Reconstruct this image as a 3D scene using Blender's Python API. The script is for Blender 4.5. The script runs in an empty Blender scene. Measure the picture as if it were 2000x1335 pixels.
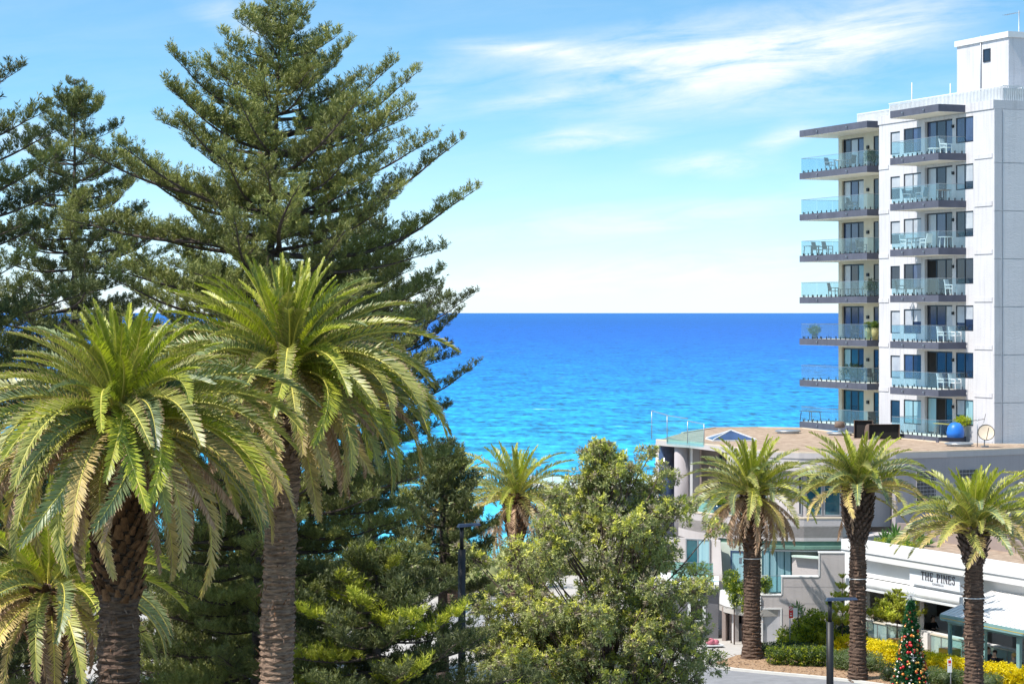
import bpy, math, random
import numpy as np
from mathutils import Vector, Matrix, Euler
R = math.radians
rng = np.random.default_rng(7)
random.seed(7)
sc = bpy.context.scene
COL = sc.collection
CAMH = 18.0
FPX = 4500.0

# ------------------------------------------------------------------ camera, sky, sun, exposure
cam_d = bpy.data.cameras.new('camera')
cam = bpy.data.objects.new('camera', cam_d); COL.objects.link(cam)
cam_d.sensor_width = 36.0
cam_d.lens = 36.0 * FPX / 2000.0
cam_d.shift_y = -57.5 / 2000.0
cam_d.clip_start = 0.5; cam_d.clip_end = 200000
cam.location = (0, 0, CAMH); cam.rotation_euler = (R(90), 0, 0)
sc.camera = cam
sc.render.resolution_x = 1024; sc.render.resolution_y = 683
sc.render.engine = 'CYCLES'
sc.cycles.max_bounces = 6; sc.cycles.transparent_max_bounces = 16
sc.cycles.diffuse_bounces = 3; sc.cycles.glossy_bounces = 3; sc.cycles.transmission_bounces = 4
sc.view_settings.view_transform = 'Standard'; sc.view_settings.look = 'None'
sc.view_settings.gamma = 1.0; sc.view_settings.use_curve_mapping = False
sc.view_settings.exposure = 0.62

SUN_EL = 56.0
SUN_AZV = Vector((-0.89, -0.45)).normalized()       # horizontal direction towards the sun
sd = Vector((SUN_AZV.x * math.cos(R(SUN_EL)), SUN_AZV.y * math.cos(R(SUN_EL)), math.sin(R(SUN_EL))))
sun_d = bpy.data.lights.new('sun', 'SUN'); sun = bpy.data.objects.new('sun', sun_d); COL.objects.link(sun)
sun_d.energy = 4.3; sun_d.angle = R(0.53); sun_d.color = (1.0, 0.95, 0.87)
sun.rotation_euler = sd.to_track_quat('Z', 'Y').to_euler()
sun.location = sd * 100

def sky_world():
    w = bpy.data.worlds.new('World'); sc.world = w; w.use_nodes = True
    nt = w.node_tree; N = nt.nodes; L = nt.links; N.clear()
    out = N.new('ShaderNodeOutputWorld'); bg = N.new('ShaderNodeBackground')
    bg.inputs['Strength'].default_value = 0.115
    L.new(bg.outputs[0], out.inputs[0])
    tc = N.new('ShaderNodeTexCoord')
    def math_(op, a, b=None, clamp=False):
        n = N.new('ShaderNodeMath'); n.operation = op; n.use_clamp = clamp
        for i, v in enumerate((a, b)):
            if v is None: continue
            if isinstance(v, (int, float)): n.inputs[i].default_value = v
            else: L.new(v, n.inputs[i])
        return n.outputs[0]
    sep = N.new('ShaderNodeSeparateXYZ'); L.new(tc.outputs['Generated'], sep.inputs[0])
    X, Y, Z = sep.outputs
    # the sky deepens quickly above the sea horizon
    zz = math_('ADD', math_('MULTIPLY', math_('ABSOLUTE', Z), 2.6), 0.05)
    cmb = N.new('ShaderNodeCombineXYZ'); L.new(X, cmb.inputs[0]); L.new(Y, cmb.inputs[1]); L.new(zz, cmb.inputs[2])
    nrm = N.new('ShaderNodeVectorMath'); nrm.operation = 'NORMALIZE'; L.new(cmb.outputs[0], nrm.inputs[0])
    sky = N.new('ShaderNodeTexSky'); sky.sky_type = 'NISHITA'; sky.sun_disc = False
    sky.sun_elevation = R(SUN_EL); sky.sun_rotation = math.atan2(SUN_AZV.x, SUN_AZV.y)
    sky.altitude = 20; sky.air_density = 1.0; sky.dust_density = 0.25; sky.ozone_density = 2.2
    L.new(nrm.outputs[0], sky.inputs[0])
    gam = N.new('ShaderNodeGamma'); gam.inputs[1].default_value = 1.0; L.new(sky.outputs[0], gam.inputs[0])
    hs = N.new('ShaderNodeHueSaturation'); hs.inputs['Saturation'].default_value = 1.17; hs.inputs['Value'].default_value = 1.42
    hs.inputs['Hue'].default_value = 0.480
    L.new(gam.outputs[0], hs.inputs['Color'])
    # horizon whitening (sea air)
    hz = math_('POWER', math_('SUBTRACT', 1.0, math_('MULTIPLY', math_('ABSOLUTE', Z), 9.5), True), 2.2)
    mixh = N.new('ShaderNodeMix'); mixh.data_type = 'RGBA'
    L.new(math_('MULTIPLY', hz, 0.80), mixh.inputs[0]); L.new(hs.outputs[0], mixh.inputs[6])
    mixh.inputs[7].default_value = (4.9, 5.6, 6.0, 1)
    # clouds : azimuth / elevation in degrees
    az = math_('MULTIPLY', math_('ARCTAN2', X, Y), 57.2958)
    el = math_('MULTIPLY', math_('ARCSINE', Z), 57.2958)
    def blob(a0, e0, wa, we, tilt):
        da = math_('SUBTRACT', az, a0)
        de = math_('SUBTRACT', math_('SUBTRACT', el, e0), math_('MULTIPLY', da, tilt))
        q = math_('ADD', math_('POWER', math_('ABSOLUTE', math_('MULTIPLY', da, 1 / wa)), 2.0),
                  math_('POWER', math_('ABSOLUTE', math_('MULTIPLY', de, 1 / we)), 2.0))
        return math_('POWER', 2.718, math_('MULTIPLY', q, -1.0))
    def px(x, y): return math.degrees(math.atan((x - 1000) / FPX)), math.degrees(math.atan((610 - y) / FPX))
    blobs = []
    for (x, y, wx, wy, tilt, s) in ((1340, 112, 330, 42, .03, 1.15), (1640, 82, 250, 50, .22, 1.2), (1010, 95, 120, 16, -.05, .8),
                                 (1150, 272, 120, 22, .05, 1.0), (1390, 322, 110, 22, 0, .95), (1540, 268, 70, 20, .3, .8),
                                 (1050, 195, 160, 14, .18, .5), (830, 165, 70, 55, .3, .32), (480, 45, 120, 40, -.3, .6),
                                 (1250, 430, 320, 34, .08, .75), (1420, 520, 420, 40, .05, 1.0), (960, 560, 300, 26, 0, .7), (120, 620, 500, 60, 0, .5),
                                 (1400, 190, 420, 50, .02, .6), (1500, 30, 300, 30, .1, .4), (60, 290, 160, 60, -.2, .45), (1900, 330, 220, 30, .1, .7)):
        a0, e0 = px(x, y)
        b = blob(a0, e0, wx / 78.5, wy / 78.5, tilt)
        blobs.append(math_('MULTIPLY', b, s * 1.0))
    tot = blobs[0]
    for b in blobs[1:]: tot = math_('ADD', tot, b)
    far = math_('MULTIPLY', math_('GREATER_THAN', math_('ABSOLUTE', az), 14.0), 0.30)     # thin cloud over the rest of the sky
    tot = math_('ADD', tot, far)
    cv = N.new('ShaderNodeCombineXYZ'); L.new(math_('ADD', math_('MULTIPLY', az, 0.22), math_('MULTIPLY', el, -0.16)), cv.inputs[0])
    L.new(math_('ADD', math_('MULTIPLY', el, 1.15), math_('MULTIPLY', az, -0.10)), cv.inputs[1])
    n1 = N.new('ShaderNodeTexNoise'); n1.inputs['Scale'].default_value = 1.35; n1.inputs['Detail'].default_value = 9
    n1.inputs['Roughness'].default_value = 0.60; n1.inputs['Distortion'].default_value = 0.55
    L.new(cv.outputs[0], n1.inputs['Vector'])
    cvb = N.new('ShaderNodeCombineXYZ'); L.new(math_('MULTIPLY', az, 0.25), cvb.inputs[0]); L.new(math_('MULTIPLY', el, 0.55), cvb.inputs[1]); cvb.inputs[2].default_value = 4.4
    n2 = N.new('ShaderNodeTexNoise'); n2.inputs['Scale'].default_value = 1.0; n2.inputs['Detail'].default_value = 6; n2.inputs['Roughness'].default_value = 0.7
    L.new(cvb.outputs[0], n2.inputs['Vector'])
    m = math_('ADD', math_('MULTIPLY', math_('SUBTRACT', n1.outputs['Fac'], 0.5), 2.6), math_('MULTIPLY', math_('SUBTRACT', n2.outputs['Fac'], 0.5), 1.2))
    cl = math_('MULTIPLY', math_('ADD', m, 0.55), tot, True)
    haze2 = math_('MULTIPLY', math_('ADD', math_('MULTIPLY', m, 0.5), 0.35), 0.14, True)
    fac = math_('MAXIMUM', math_('MULTIPLY', cl, 0.86), haze2)
    mixc = N.new('ShaderNodeMix'); mixc.data_type = 'RGBA'
    L.new(fac, mixc.inputs[0]); L.new(mixh.outputs[2], mixc.inputs[6]); mixc.inputs[7].default_value = (6.3, 6.45, 6.55, 1)
    L.new(mixc.outputs[2], bg.inputs['Color'])
sky_world()

# ------------------------------------------------------------------ helpers
def P(px, py, d):
    return Vector(((px - 1000) * d / FPX, d, CAMH - (py - 610) * d / FPX))
def XY(px, d): return Vector(((px - 1000) * d / FPX, d))
def props(o, label=None, cat=None, group=None, kind=None):
    if label: o['label'] = label
    if cat: o['category'] = cat
    if group: o['group'] = group
    if kind: o['kind'] = kind
    return o
def link(o, parent=None):
    COL.objects.link(o)
    if parent: o.parent = parent
    return o
def empty(name, loc=(0, 0, 0), rz=0.0, label=None, cat=None, group=None, kind=None, parent=None):
    o = bpy.data.objects.new(name, None); link(o, parent)
    o.location = loc; o.rotation_euler = (0, 0, rz); o.empty_display_size = .3
    return props(o, label, cat, group, kind)
def inst(name, me, parent=None, loc=(0, 0, 0), rot=(0, 0, 0), s=1.0):
    o = bpy.data.objects.new(name, me); link(o, parent)
    o.location = loc; o.rotation_euler = rot
    o.scale = (s, s, s) if isinstance(s, (int, float)) else s
    return o
def np_mesh(name, V, F, mats, mi=None, smooth=False):
    """V (n,3); F list of arrays (k,3)/(k,4); mi list of matching index arrays"""
    me = bpy.data.meshes.new(name)
    V = np.asarray(V, dtype=np.float32)
    me.vertices.add(len(V)); me.vertices.foreach_set('co', V.ravel())
    loops = np.concatenate([np.asarray(f, dtype=np.int32).ravel() for f in F if len(f)])
    sizes = np.concatenate([np.full(len(f), np.asarray(f).shape[1], dtype=np.int32) for f in F if len(f)])
    me.loops.add(len(loops)); me.loops.foreach_set('vertex_index', loops)
    me.polygons.add(len(sizes))
    me.polygons.foreach_set('loop_start', np.concatenate([[0], np.cumsum(sizes)[:-1]]).astype(np.int32))
    me.polygons.foreach_set('loop_total', sizes)
    for m in mats: me.materials.append(m)
    if mi is not None:
        me.polygons.foreach_set('material_index', np.concatenate([np.asarray(a, dtype=np.int32).ravel() for a in mi if len(a)]))
    if smooth: me.polygons.foreach_set('use_smooth', np.ones(len(sizes), dtype=bool))
    me.update(calc_edges=True)
    return me
class MB:
    def __init__(s): s.v = []; s.f = []; s.m = []; s.sm = []
    def add(s, vs, fs, m=0, smooth=False):
        b = len(s.v); s.v += [tuple(v) for v in vs]
        for f in fs: s.f.append(tuple(b + i for i in f)); s.m.append(m); s.sm.append(smooth)
        return s
    def box(s, a, b, m=0):
        x0, x1 = sorted((a[0], b[0])); y0, y1 = sorted((a[1], b[1])); z0, z1 = sorted((a[2], b[2]))
        return s.add([(x0, y0, z0), (x1, y0, z0), (x1, y1, z0), (x0, y1, z0), (x0, y0, z1), (x1, y0, z1), (x1, y1, z1), (x0, y1, z1)],
              [(0, 3, 2, 1), (4, 5, 6, 7), (0, 1, 5, 4), (1, 2, 6, 5), (2, 3, 7, 6), (3, 0, 4, 7)], m)
    def bar(s, p, q, w, h=None, m=0):
        """rectangular bar from p to q"""
        h = h or w; p = Vector(p); q = Vector(q); d = (q - p)
        if d.length < 1e-6: return s
        d.normalize(); up = Vector((0, 0, 1)) if abs(d.z) < .95 else Vector((1, 0, 0))
        r = d.cross(up).normalized(); u = r.cross(d)
        vs = []
        for c in (p, q):
            for a, b in ((-1, -1), (1, -1), (1, 1), (-1, 1)): vs.append(c + r * a * w / 2 + u * b * h / 2)
        return s.add(vs, [(0, 3, 2, 1), (4, 5, 6, 7), (0, 1, 5, 4), (1, 2, 6, 5), (2, 3, 7, 6), (3, 0, 4, 7)], m)
    def tube(s, pts, rad, n=8, m=0, cap=True, smooth=True):
        pts = [Vector(p) for p in pts]
        if isinstance(rad, (int, float)): rad = [rad] * len(pts)
        b = len(s.v); last = None
        for i, p in enumerate(pts):
            d = (pts[min(i + 1, len(pts) - 1)] - pts[max(i - 1, 0)])
            d = d.normalized() if d.length > 1e-9 else Vector((0, 0, 1))
            if last is None: last = Vector((1, 0, 0)) if abs(d.x) < .9 else Vector((0, 1, 0))
            u = (last - d * last.dot(d)).normalized(); w = d.cross(u); last = u
            for k in range(n):
                a = 2 * math.pi * k / n
                s.v.append(tuple(p + (u * math.cos(a) + w * math.sin(a)) * rad[i]))
        for i in range(len(pts) - 1):
            for k in range(n):
                k2 = (k + 1) % n
                s.f.append((b + i * n + k, b + i * n + k2, b + (i + 1) * n + k2, b + (i + 1) * n + k)); s.m.append(m); s.sm.append(smooth)
        if cap:
            s.f.append(tuple(b + k for k in range(n))[::-1]); s.m.append(m); s.sm.append(False)
            e = b + (len(pts) - 1) * n
            s.f.append(tuple(e + k for k in range(n))); s.m.append(m); s.sm.append(False)
        return s
    def lathe(s, prof, c=(0, 0), n=16, m=0, z0=0):
        return s.tube([(c[0], c[1], z0 + z) for r, z in prof], [max(r, 1e-4) for r, z in prof], n, m, True)
    def prism(s, poly, z0, z1, m=0, mtop=None, mbot=None):
        n = len(poly); b = [(x, y, z0) for x, y in poly] + [(x, y, z1) for x, y in poly]
        area = sum(poly[i][0] * poly[(i + 1) % n][1] - poly[(i + 1) % n][0] * poly[i][1] for i in range(n))
        base = len(s.v); s.v += b
        fl = area < 0
        def ad(f, mm): s.f.append(tuple(base + i for i in (f[::-1] if fl else f))); s.m.append(mm); s.sm.append(False)
        for i in range(n): ad((i, (i + 1) % n, n + (i + 1) % n, n + i), m)
        ad(tuple(range(n, 2 * n)), m if mtop is None else mtop)
        ad(tuple(range(n))[::-1], m if mbot is None else mbot)
        return s
    def wallstrip(s, line, z0, z1, t, m=0):
        """wall of thickness t (offset towards left of travel) along plan polyline, as solid"""
        L = [Vector(p) for p in line]; off = []
        for i, p in enumerate(L):
            d = (L[min(i + 1, len(L) - 1)] - L[max(i - 1, 0)]).normalized()
            off.append(p + Vector((-d.y, d.x)) * t)
        return s.prism([tuple(p) for p in L] + [tuple(p) for p in off[::-1]], z0, z1, m)
    def sphere(s, c, r, n=10, m=0, sz=1.0):
        k = n // 2
        return s.tube([(c[0], c[1], c[2] - r * sz * math.cos(math.pi * i / k)) for i in range(k + 1)],
                      [max(1e-4, r * math.sin(math.pi * i / k)) for i in range(k + 1)], n, m, False)
    def mesh(s, name, mats):
        me = bpy.data.meshes.new(name); me.from_pydata([tuple(v) for v in s.v], [], s.f)
        mats = mats if isinstance(mats, (list, tuple)) else [mats]
        for m in mats: me.materials.append(m)
        me.polygons.foreach_set('material_index', s.m); me.polygons.foreach_set('use_smooth', s.sm)
        me.update(); return me
    def build(s, name, mats, parent=None, loc=(0, 0, 0), rot=(0, 0, 0)):
        return inst(name, s.mesh(name, mats), parent, loc, rot)

# ------------------------------------------------------------------ materials
def new_mat(name):
    m = bpy.data.materials.new(name); m.use_nodes = True
    nt = m.node_tree; b = nt.nodes['Principled BSDF']
    return m, nt, b
def c4(c): return (c[0], c[1], c[2], 1)
def surf(name, col, rough=.8, spec=.3, var=.12, scale=1.5, col2=None, bump=0.0, bscale=20, metal=0, stretch=(1, 1, 1), streak=0.0, objvar=0.0, detail=5, coord='Object', coat=0):
    m, nt, b = new_mat(name); N = nt.nodes; L = nt.links
    b.inputs['Roughness'].default_value = rough; b.inputs['Specular IOR Level'].default_value = spec; b.inputs['Metallic'].default_value = metal
    if coat: b.inputs['Coat Weight'].default_value = coat
    tc = N.new('ShaderNodeTexCoord'); mp = N.new('ShaderNodeMapping'); mp.inputs['Scale'].default_value = stretch
    L.new(tc.outputs[coord], mp.inputs[0])
    nz = N.new('ShaderNodeTexNoise'); nz.inputs['Scale'].default_value = scale; nz.inputs['Detail'].default_value = detail; nz.inputs['Roughness'].default_value = .65
    L.new(mp.outputs[0], nz.inputs['Vector'])
    ramp = N.new('ShaderNodeMapRange'); ramp.inputs[1].default_value = .35; ramp.inputs[2].default_value = .65
    L.new(nz.outputs['Fac'], ramp.inputs[0])
    mx = N.new('ShaderNodeMix'); mx.data_type = 'RGBA'
    c2 = col2 or tuple(c * (1 - var) for c in col)
    mx.inputs[6].default_value = c4(c2); mx.inputs[7].default_value = c4(col)
    L.new(ramp.outputs[0], mx.inputs[0]); cur = mx.outputs[2]
    if streak:
        mp2 = N.new('ShaderNodeMapping'); mp2.inputs['Scale'].default_value = (2.2, 2.2, .12); L.new(tc.outputs[coord], mp2.inputs[0])
        n2 = N.new('ShaderNodeTexNoise'); n2.inputs['Scale'].default_value = 2.0; n2.inputs['Detail'].default_value = 4
        L.new(mp2.outputs[0], n2.inputs['Vector'])
        mr = N.new('ShaderNodeMapRange'); mr.inputs[1].default_value = .5; mr.inputs[2].default_value = .75; mr.inputs[4].default_value = streak
        L.new(n2.outputs['Fac'], mr.inputs[0])
        m2 = N.new('ShaderNodeMix'); m2.data_type = 'RGBA'; m2.inputs[7].default_value = c4(tuple(c * .45 for c in col))
        L.new(mr.outputs[0], m2.inputs[0]); L.new(cur, m2.inputs[6]); cur = m2.outputs[2]
    if objvar:
        oi = N.new('ShaderNodeObjectInfo'); mr = N.new('ShaderNodeMapRange'); mr.inputs[3].default_value = 1 - objvar; mr.inputs[4].default_value = 1 + objvar
        L.new(oi.outputs['Random'], mr.inputs[0])
        vm = N.new('ShaderNodeVectorMath'); vm.operation = 'SCALE'; L.new(cur, vm.inputs[0]); L.new(mr.outputs[0], vm.inputs['Scale']); cur = vm.outputs[0]
    L.new(cur, b.inputs['Base Color'])
    if bump:
        nb = N.new('ShaderNodeTexNoise'); nb.inputs['Scale'].default_value = bscale; nb.inputs['Detail'].default_value = 6
        L.new(mp.outputs[0], nb.inputs['Vector'])
        bp = N.new('ShaderNodeBump'); bp.inputs['Strength'].default_value = bump; bp.inputs['Distance'].default_value = .05
        L.new(nb.outputs['Fac'], bp.inputs['Height']); L.new(bp.outputs[0], b.inputs['Normal'])
    return m
def leafmat(name, col, col2, rough=.45, trans=.35, objvar=.2, scale=.8, spec=.4, tcol=None):
    """leaf: principled + translucent, colour mottled through the crown"""
    m, nt, b = new_mat(name); N = nt.nodes; L = nt.links
    out = [n for n in N if n.type == 'OUTPUT_MATERIAL'][0]
    b.inputs['Roughness'].default_value = rough; b.inputs['Specular IOR Level'].default_value = spec
    tc = N.new('ShaderNodeTexCoord'); geo = N.new('ShaderNodeNewGeometry')
    nz = N.new('ShaderNodeTexNoise'); nz.inputs['Scale'].default_value = scale; nz.inputs['Detail'].default_value = 3
    L.new(geo.outputs['Position'], nz.inputs['Vector'])
    wn = N.new('ShaderNodeMath'); wn.operation = 'MULTIPLY_ADD'; wn.inputs[1].default_value = .55
    L.new(geo.outputs['Random Per Island'], wn.inputs[0]); 
    mr0 = N.new('ShaderNodeMapRange'); mr0.inputs[1].default_value = .3; mr0.inputs[2].default_value = .7; mr0.inputs[3].default_value = 0; mr0.inputs[4].default_value = .6
    L.new(nz.outputs['Fac'], mr0.inputs[0]); L.new(mr0.outputs[0], wn.inputs[2])
    mx = N.new('ShaderNodeMix'); mx.data_type = 'RGBA'; mx.inputs[6].default_value = c4(col2); mx.inputs[7].default_value = c4(col)
    L.new(wn.outputs[0], mx.inputs[0])
    oi = N.new('ShaderNodeObjectInfo'); mr = N.new('ShaderNodeMapRange'); mr.inputs[3].default_value = 1 - objvar; mr.inputs[4].default_value = 1 + objvar
    L.new(oi.outputs['Random'], mr.inputs[0])
    vm = N.new('ShaderNodeVectorMath'); vm.operation = 'SCALE'; L.new(mx.outputs[2], vm.inputs[0]); L.new(mr.outputs[0], vm.inputs['Scale'])
    L.new(vm.outputs[0], b.inputs['Base Color'])
    tr = N.new('ShaderNodeBsdfTranslucent'); vm2 = N.new('ShaderNodeVectorMath'); vm2.operation = 'MULTIPLY'
    vm2.inputs[1].default_value = tcol or (1.6, 1.9, .8); L.new(vm.outputs[0], vm2.inputs[0]); L.new(vm2.outputs[0], tr.inputs['Color'])
    ms = N.new('ShaderNodeMixShader'); ms.inputs[0].default_value = trans
    L.new(b.outputs[0], ms.inputs[1]); L.new(tr.outputs[0], ms.inputs[2]); L.new(ms.outputs[0], out.inputs['Surface'])
    return m
def glassmat(name, tint, refl=.12, rough=.03, white=0.0, tr_amt=1.0, spec_col=(1, 1, 1)):
    m, nt, b = new_mat(name); N = nt.nodes; L = nt.links; N.remove(b)
    out = [n for n in N if n.type == 'OUTPUT_MATERIAL'][0]
    t = N.new('ShaderNodeBsdfTransparent'); t.inputs[0].default_value = c4(tint)
    g = N.new('ShaderNodeBsdfGlossy'); g.inputs['Roughness'].default_value = rough; g.inputs['Color'].default_value = c4(spec_col)
    fr = N.new('ShaderNodeFresnel'); fr.inputs[0].default_value = 1.5
    ad = N.new('ShaderNodeMath'); ad.operation = 'ADD'; ad.use_clamp = True; ad.inputs[1].default_value = refl; fm_ = N.new('ShaderNodeMath'); fm_.operation = 'MULTIPLY'; fm_.inputs[1].default_value = .6; L.new(fr.outputs[0], fm_.inputs[0]); L.new(fm_.outputs[0], ad.inputs[0])
    geo = N.new('ShaderNodeNewGeometry'); inv = N.new('ShaderNodeMath'); inv.operation = 'SUBTRACT'; inv.inputs[0].default_value = 1.0; L.new(geo.outputs['Backfacing'], inv.inputs[1])
    ff = N.new('ShaderNodeMath'); ff.operation = 'MULTIPLY'; L.new(ad.outputs[0], ff.inputs[0]); L.new(inv.outputs[0], ff.inputs[1])
    ms = N.new('ShaderNodeMixShader'); L.new(ff.outputs[0], ms.inputs[0]); L.new(t.outputs[0], ms.inputs[1]); L.new(g.outputs[0], ms.inputs[2])
    cur = ms.outputs[0]
    if white:
        df = N.new('ShaderNodeBsdfDiffuse'); df.inputs[0].default_value = (.55, .75, .78, 1)
        m2 = N.new('ShaderNodeMixShader'); m2.inputs[0].default_value = white; L.new(cur, m2.inputs[1]); L.new(df.outputs[0], m2.inputs[2]); cur = m2.outputs[0]
    L.new(cur, out.inputs['Surface']); return m

M = {}
M['bark_palm'] = surf('palm_bark', (.20, .135, .10), .95, .1, col2=(.055, .035, .028), scale=3.5, stretch=(1, 1, 7), bump=1.0, bscale=9, detail=8)
M['bark_palm_light'] = surf('palm_bark_light', (.36, .25, .18), .95, .1, col2=(.10, .066, .052), scale=3.5, stretch=(1, 1, 6), bump=1.0, bscale=9, detail=8)
M['boot'] = surf('leaf_boot_brown', (.20, .11, .06), .9, .1, col2=(.06, .03, .018), scale=5, objvar=.45)
M['boot_grey'] = surf('leaf_boot_grey', (.20, .145, .12), .9, .1, col2=(.08, .055, .045), scale=5, objvar=.4)
M['frond'] = leafmat('frond_green', (.42, .40, .10), (.09, .12, .035), rough=.42, trans=.16, spec=.5)
M['frond_young'] = leafmat('frond_young_green', (.44, .43, .045), (.14, .19, .025), rough=.42, trans=.22, spec=.5)
M['frond_shade'] = leafmat('frond_shade_green', (.28, .32, .14), (.06, .10, .05), rough=.42, trans=.14, spec=.5)  # cooler blue-green copy, painting the shaded fronds into the leaf colour
M['frond_old'] = leafmat('frond_olive', (.62, .46, .18), (.20, .155, .06), rough=.5, trans=.16)
M['frond_dead'] = leafmat('frond_dead_tan', (.58, .40, .27), (.22, .13, .085), rough=.8, trans=.15, spec=.1, tcol=(1.2, 1.1, .9))
M['tip_dry'] = leafmat('frond_dry_tip', (.62, .46, .28), (.38, .25, .14), rough=.7, trans=.2, spec=.2, tcol=(1.2, 1.1, .8))
M['rachis'] = surf('frond_rachis', (.66, .58, .12), .45, .4, var=.3, objvar=.2)
M['rachis_dead'] = surf('frond_rachis_dead', (.38, .25, .13), .8, .2, var=.3, objvar=.2)
M['pine_bark'] = surf('pine_bark', (.16, .125, .11), .95, .1, col2=(.07, .055, .05), scale=6, stretch=(1, 1, 3), bump=.6)
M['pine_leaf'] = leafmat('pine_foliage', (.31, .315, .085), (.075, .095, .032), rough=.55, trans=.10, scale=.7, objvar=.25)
M['pine_leaf_dark'] = leafmat('pine_foliage_dark', (.155, .17, .05), (.04, .058, .025), rough=.55, trans=.08, scale=.7, objvar=.25)  # dark needles, also shade painted into the low pines between the palms
M['pine_leaf_bright'] = leafmat('pine_foliage_bright', (.50, .50, .05), (.14, .18, .03), rough=.5, trans=.16, scale=1.1, objvar=.35)  # bright young needles, also highlights painted into the low pine
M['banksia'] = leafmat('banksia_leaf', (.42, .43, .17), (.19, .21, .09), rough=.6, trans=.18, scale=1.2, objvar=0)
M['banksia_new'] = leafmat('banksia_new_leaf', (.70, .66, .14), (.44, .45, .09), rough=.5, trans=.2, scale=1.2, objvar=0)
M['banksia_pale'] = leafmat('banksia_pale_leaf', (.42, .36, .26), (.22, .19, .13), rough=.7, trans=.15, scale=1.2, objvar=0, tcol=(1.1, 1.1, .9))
M['branch_grey'] = surf('branch_grey', (.20, .14, .12), .95, .1, col2=(.08, .055, .05), scale=6, bump=.4)
M['hedge'] = leafmat('hedge_leaf', (.13, .18, .03), (.045, .08, .018), objvar=0, scale=2)
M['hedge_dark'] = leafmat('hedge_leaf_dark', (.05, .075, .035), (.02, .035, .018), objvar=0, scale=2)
M['hedge_grey'] = leafmat('hedge_leaf_grey', (.20, .24, .13), (.09, .125, .06), objvar=0, scale=2, rough=.6)
M['hedge_yellow'] = leafmat('hedge_leaf_yellow', (.86, .70, .006), (.66, .58, .010), objvar=0, scale=2, rough=.5, trans=.3, tcol=(1.2, 1.2, .6))
M['lime_leaf'] = leafmat('lime_leaf', (.44, .43, .03), (.18, .24, .02), objvar=.1, scale=2)
M['agave'] = leafmat('agave_leaf', (.16, .27, .09), (.08, .16, .06), objvar=.15, scale=2, rough=.4)
M['white'] = surf('white_paint', (.72, .71, .70), .6, .3, var=.06, scale=.8, bump=.08, bscale=30)
M['tower_wall'] = surf('tower_render_white', (.60, .585, .60), .85, .2, var=.07, scale=.5, bump=.35, bscale=9, streak=.34)
M['tower_side'] = surf('tower_panel_render', (.70, .68, .69), .85, .2, var=.06, scale=.35, bump=.45, bscale=6, streak=.16, stretch=(1, 1, 3))
M['cream'] = surf('cream_render', (.62, .56, .45), .8, .2, var=.08)
M['soffit'] = surf('soffit_white', (.76, .72, .64), .8, .2, var=.06)
M['charcoal'] = surf('charcoal_fascia', (.105, .112, .150), .7, .3, var=.22, scale=1.2, bump=.1, streak=.2)
M['frame'] = surf('dark_window_frame', (.020, .024, .034), .4, .4)
M['pane_dark'] = surf('window_glass_dark', (.018, .026, .05), .06, .7, col2=(.008, .012, .025), scale=.8)
M['pane_blue'] = surf('window_glass_blue', (.055, .09, .19), .05, .8, col2=(.03, .045, .10), scale=.6)
M['pane_blind'] = surf('window_blind_behind_glass', (.48, .50, .52), .12, .6, col2=(.36, .38, .42), scale=.9)
M['pane_teal'] = surf('window_glass_teal', (.03, .13, .15), .06, .7, col2=(.015, .06, .09), scale=.8)
M['curtain'] = surf('curtain_behind_glass', (.33, .52, .56), .2, .5, col2=(.20, .36, .42), scale=3, stretch=(8, 8, .05), detail=2)
M['balus'] = glassmat('balustrade_glass', (.82, .92, .95), .02, white=.05)
M['clearglass'] = glassmat('clear_glass', (.80, .96, .97), .02, white=.03)
M['greenglass'] = glassmat('green_glass', (.55, .82, .76), .05, white=.08)
M['metal'] = surf('grey_metal', (.38, .40, .42), .4, .5, metal=.6)
M['metal_dark'] = surf('black_metal', (.018, .018, .020), .5, .4, var=.2)
M['lampblue'] = surf('lamp_head_blue_black', (.03, .045, .085), .35, .5)
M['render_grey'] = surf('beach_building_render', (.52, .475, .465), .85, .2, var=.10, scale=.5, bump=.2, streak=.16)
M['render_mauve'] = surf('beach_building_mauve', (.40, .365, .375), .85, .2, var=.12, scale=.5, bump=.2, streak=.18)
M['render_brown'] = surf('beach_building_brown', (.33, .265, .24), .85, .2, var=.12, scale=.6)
M['darkgrey'] = surf('dark_grey_cladding', (.16, .16, .175), .7, .3, var=.12, stretch=(6, 6, .2), scale=2)
M['gravel'] = surf('roof_gravel', (.50, .38, .285), .95, .1, col2=(.30, .215, .155), scale=2.2, bump=1.0, bscale=30, detail=8)
M['sand_edge'] = surf('sandstone_coping', (.66, .55, .42), .9, .1, var=.12)
M['greenband'] = surf('green_band', (.16, .28, .22), .5, .4, var=.2)
M['teal'] = surf('teal_post_paint', (.20, .36, .37), .5, .4, var=.12)
M['interior'] = surf('cafe_interior_wall', (.22, .19, .17), .9, .1, var=.3, scale=.9)
M['dark_interior'] = surf('dark_interior', (.03, .028, .028), .9, .1)
M['asphalt'] = surf('road_asphalt', (.27, .27, .285), .9, .2, var=.22, scale=1.2, bump=.3, bscale=60)
M['concrete'] = surf('concrete_paving', (.46, .43, .40), .9, .2, var=.12, scale=.9, bump=.2)
M['kerb'] = surf('kerb_concrete', (.62, .60, .56), .85, .2, var=.12)
M['mulch'] = surf('bark_mulch', (.50, .34, .22), .95, .1, col2=(.30, .185, .11), scale=7, bump=1, bscale=30, detail=8)
M['lawn'] = surf('ground_cover', (.10, .11, .05), .95, .1, col2=(.22, .19, .13), scale=.5, bump=.5)
M['sand'] = surf('beach_sand', (.66, .57, .44), .95, .1, var=.12, scale=.3, bump=.3)
M['olive_pot'] = surf('olive_yellow_pot', (.42, .38, .16), .6, .3, var=.2)
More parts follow.
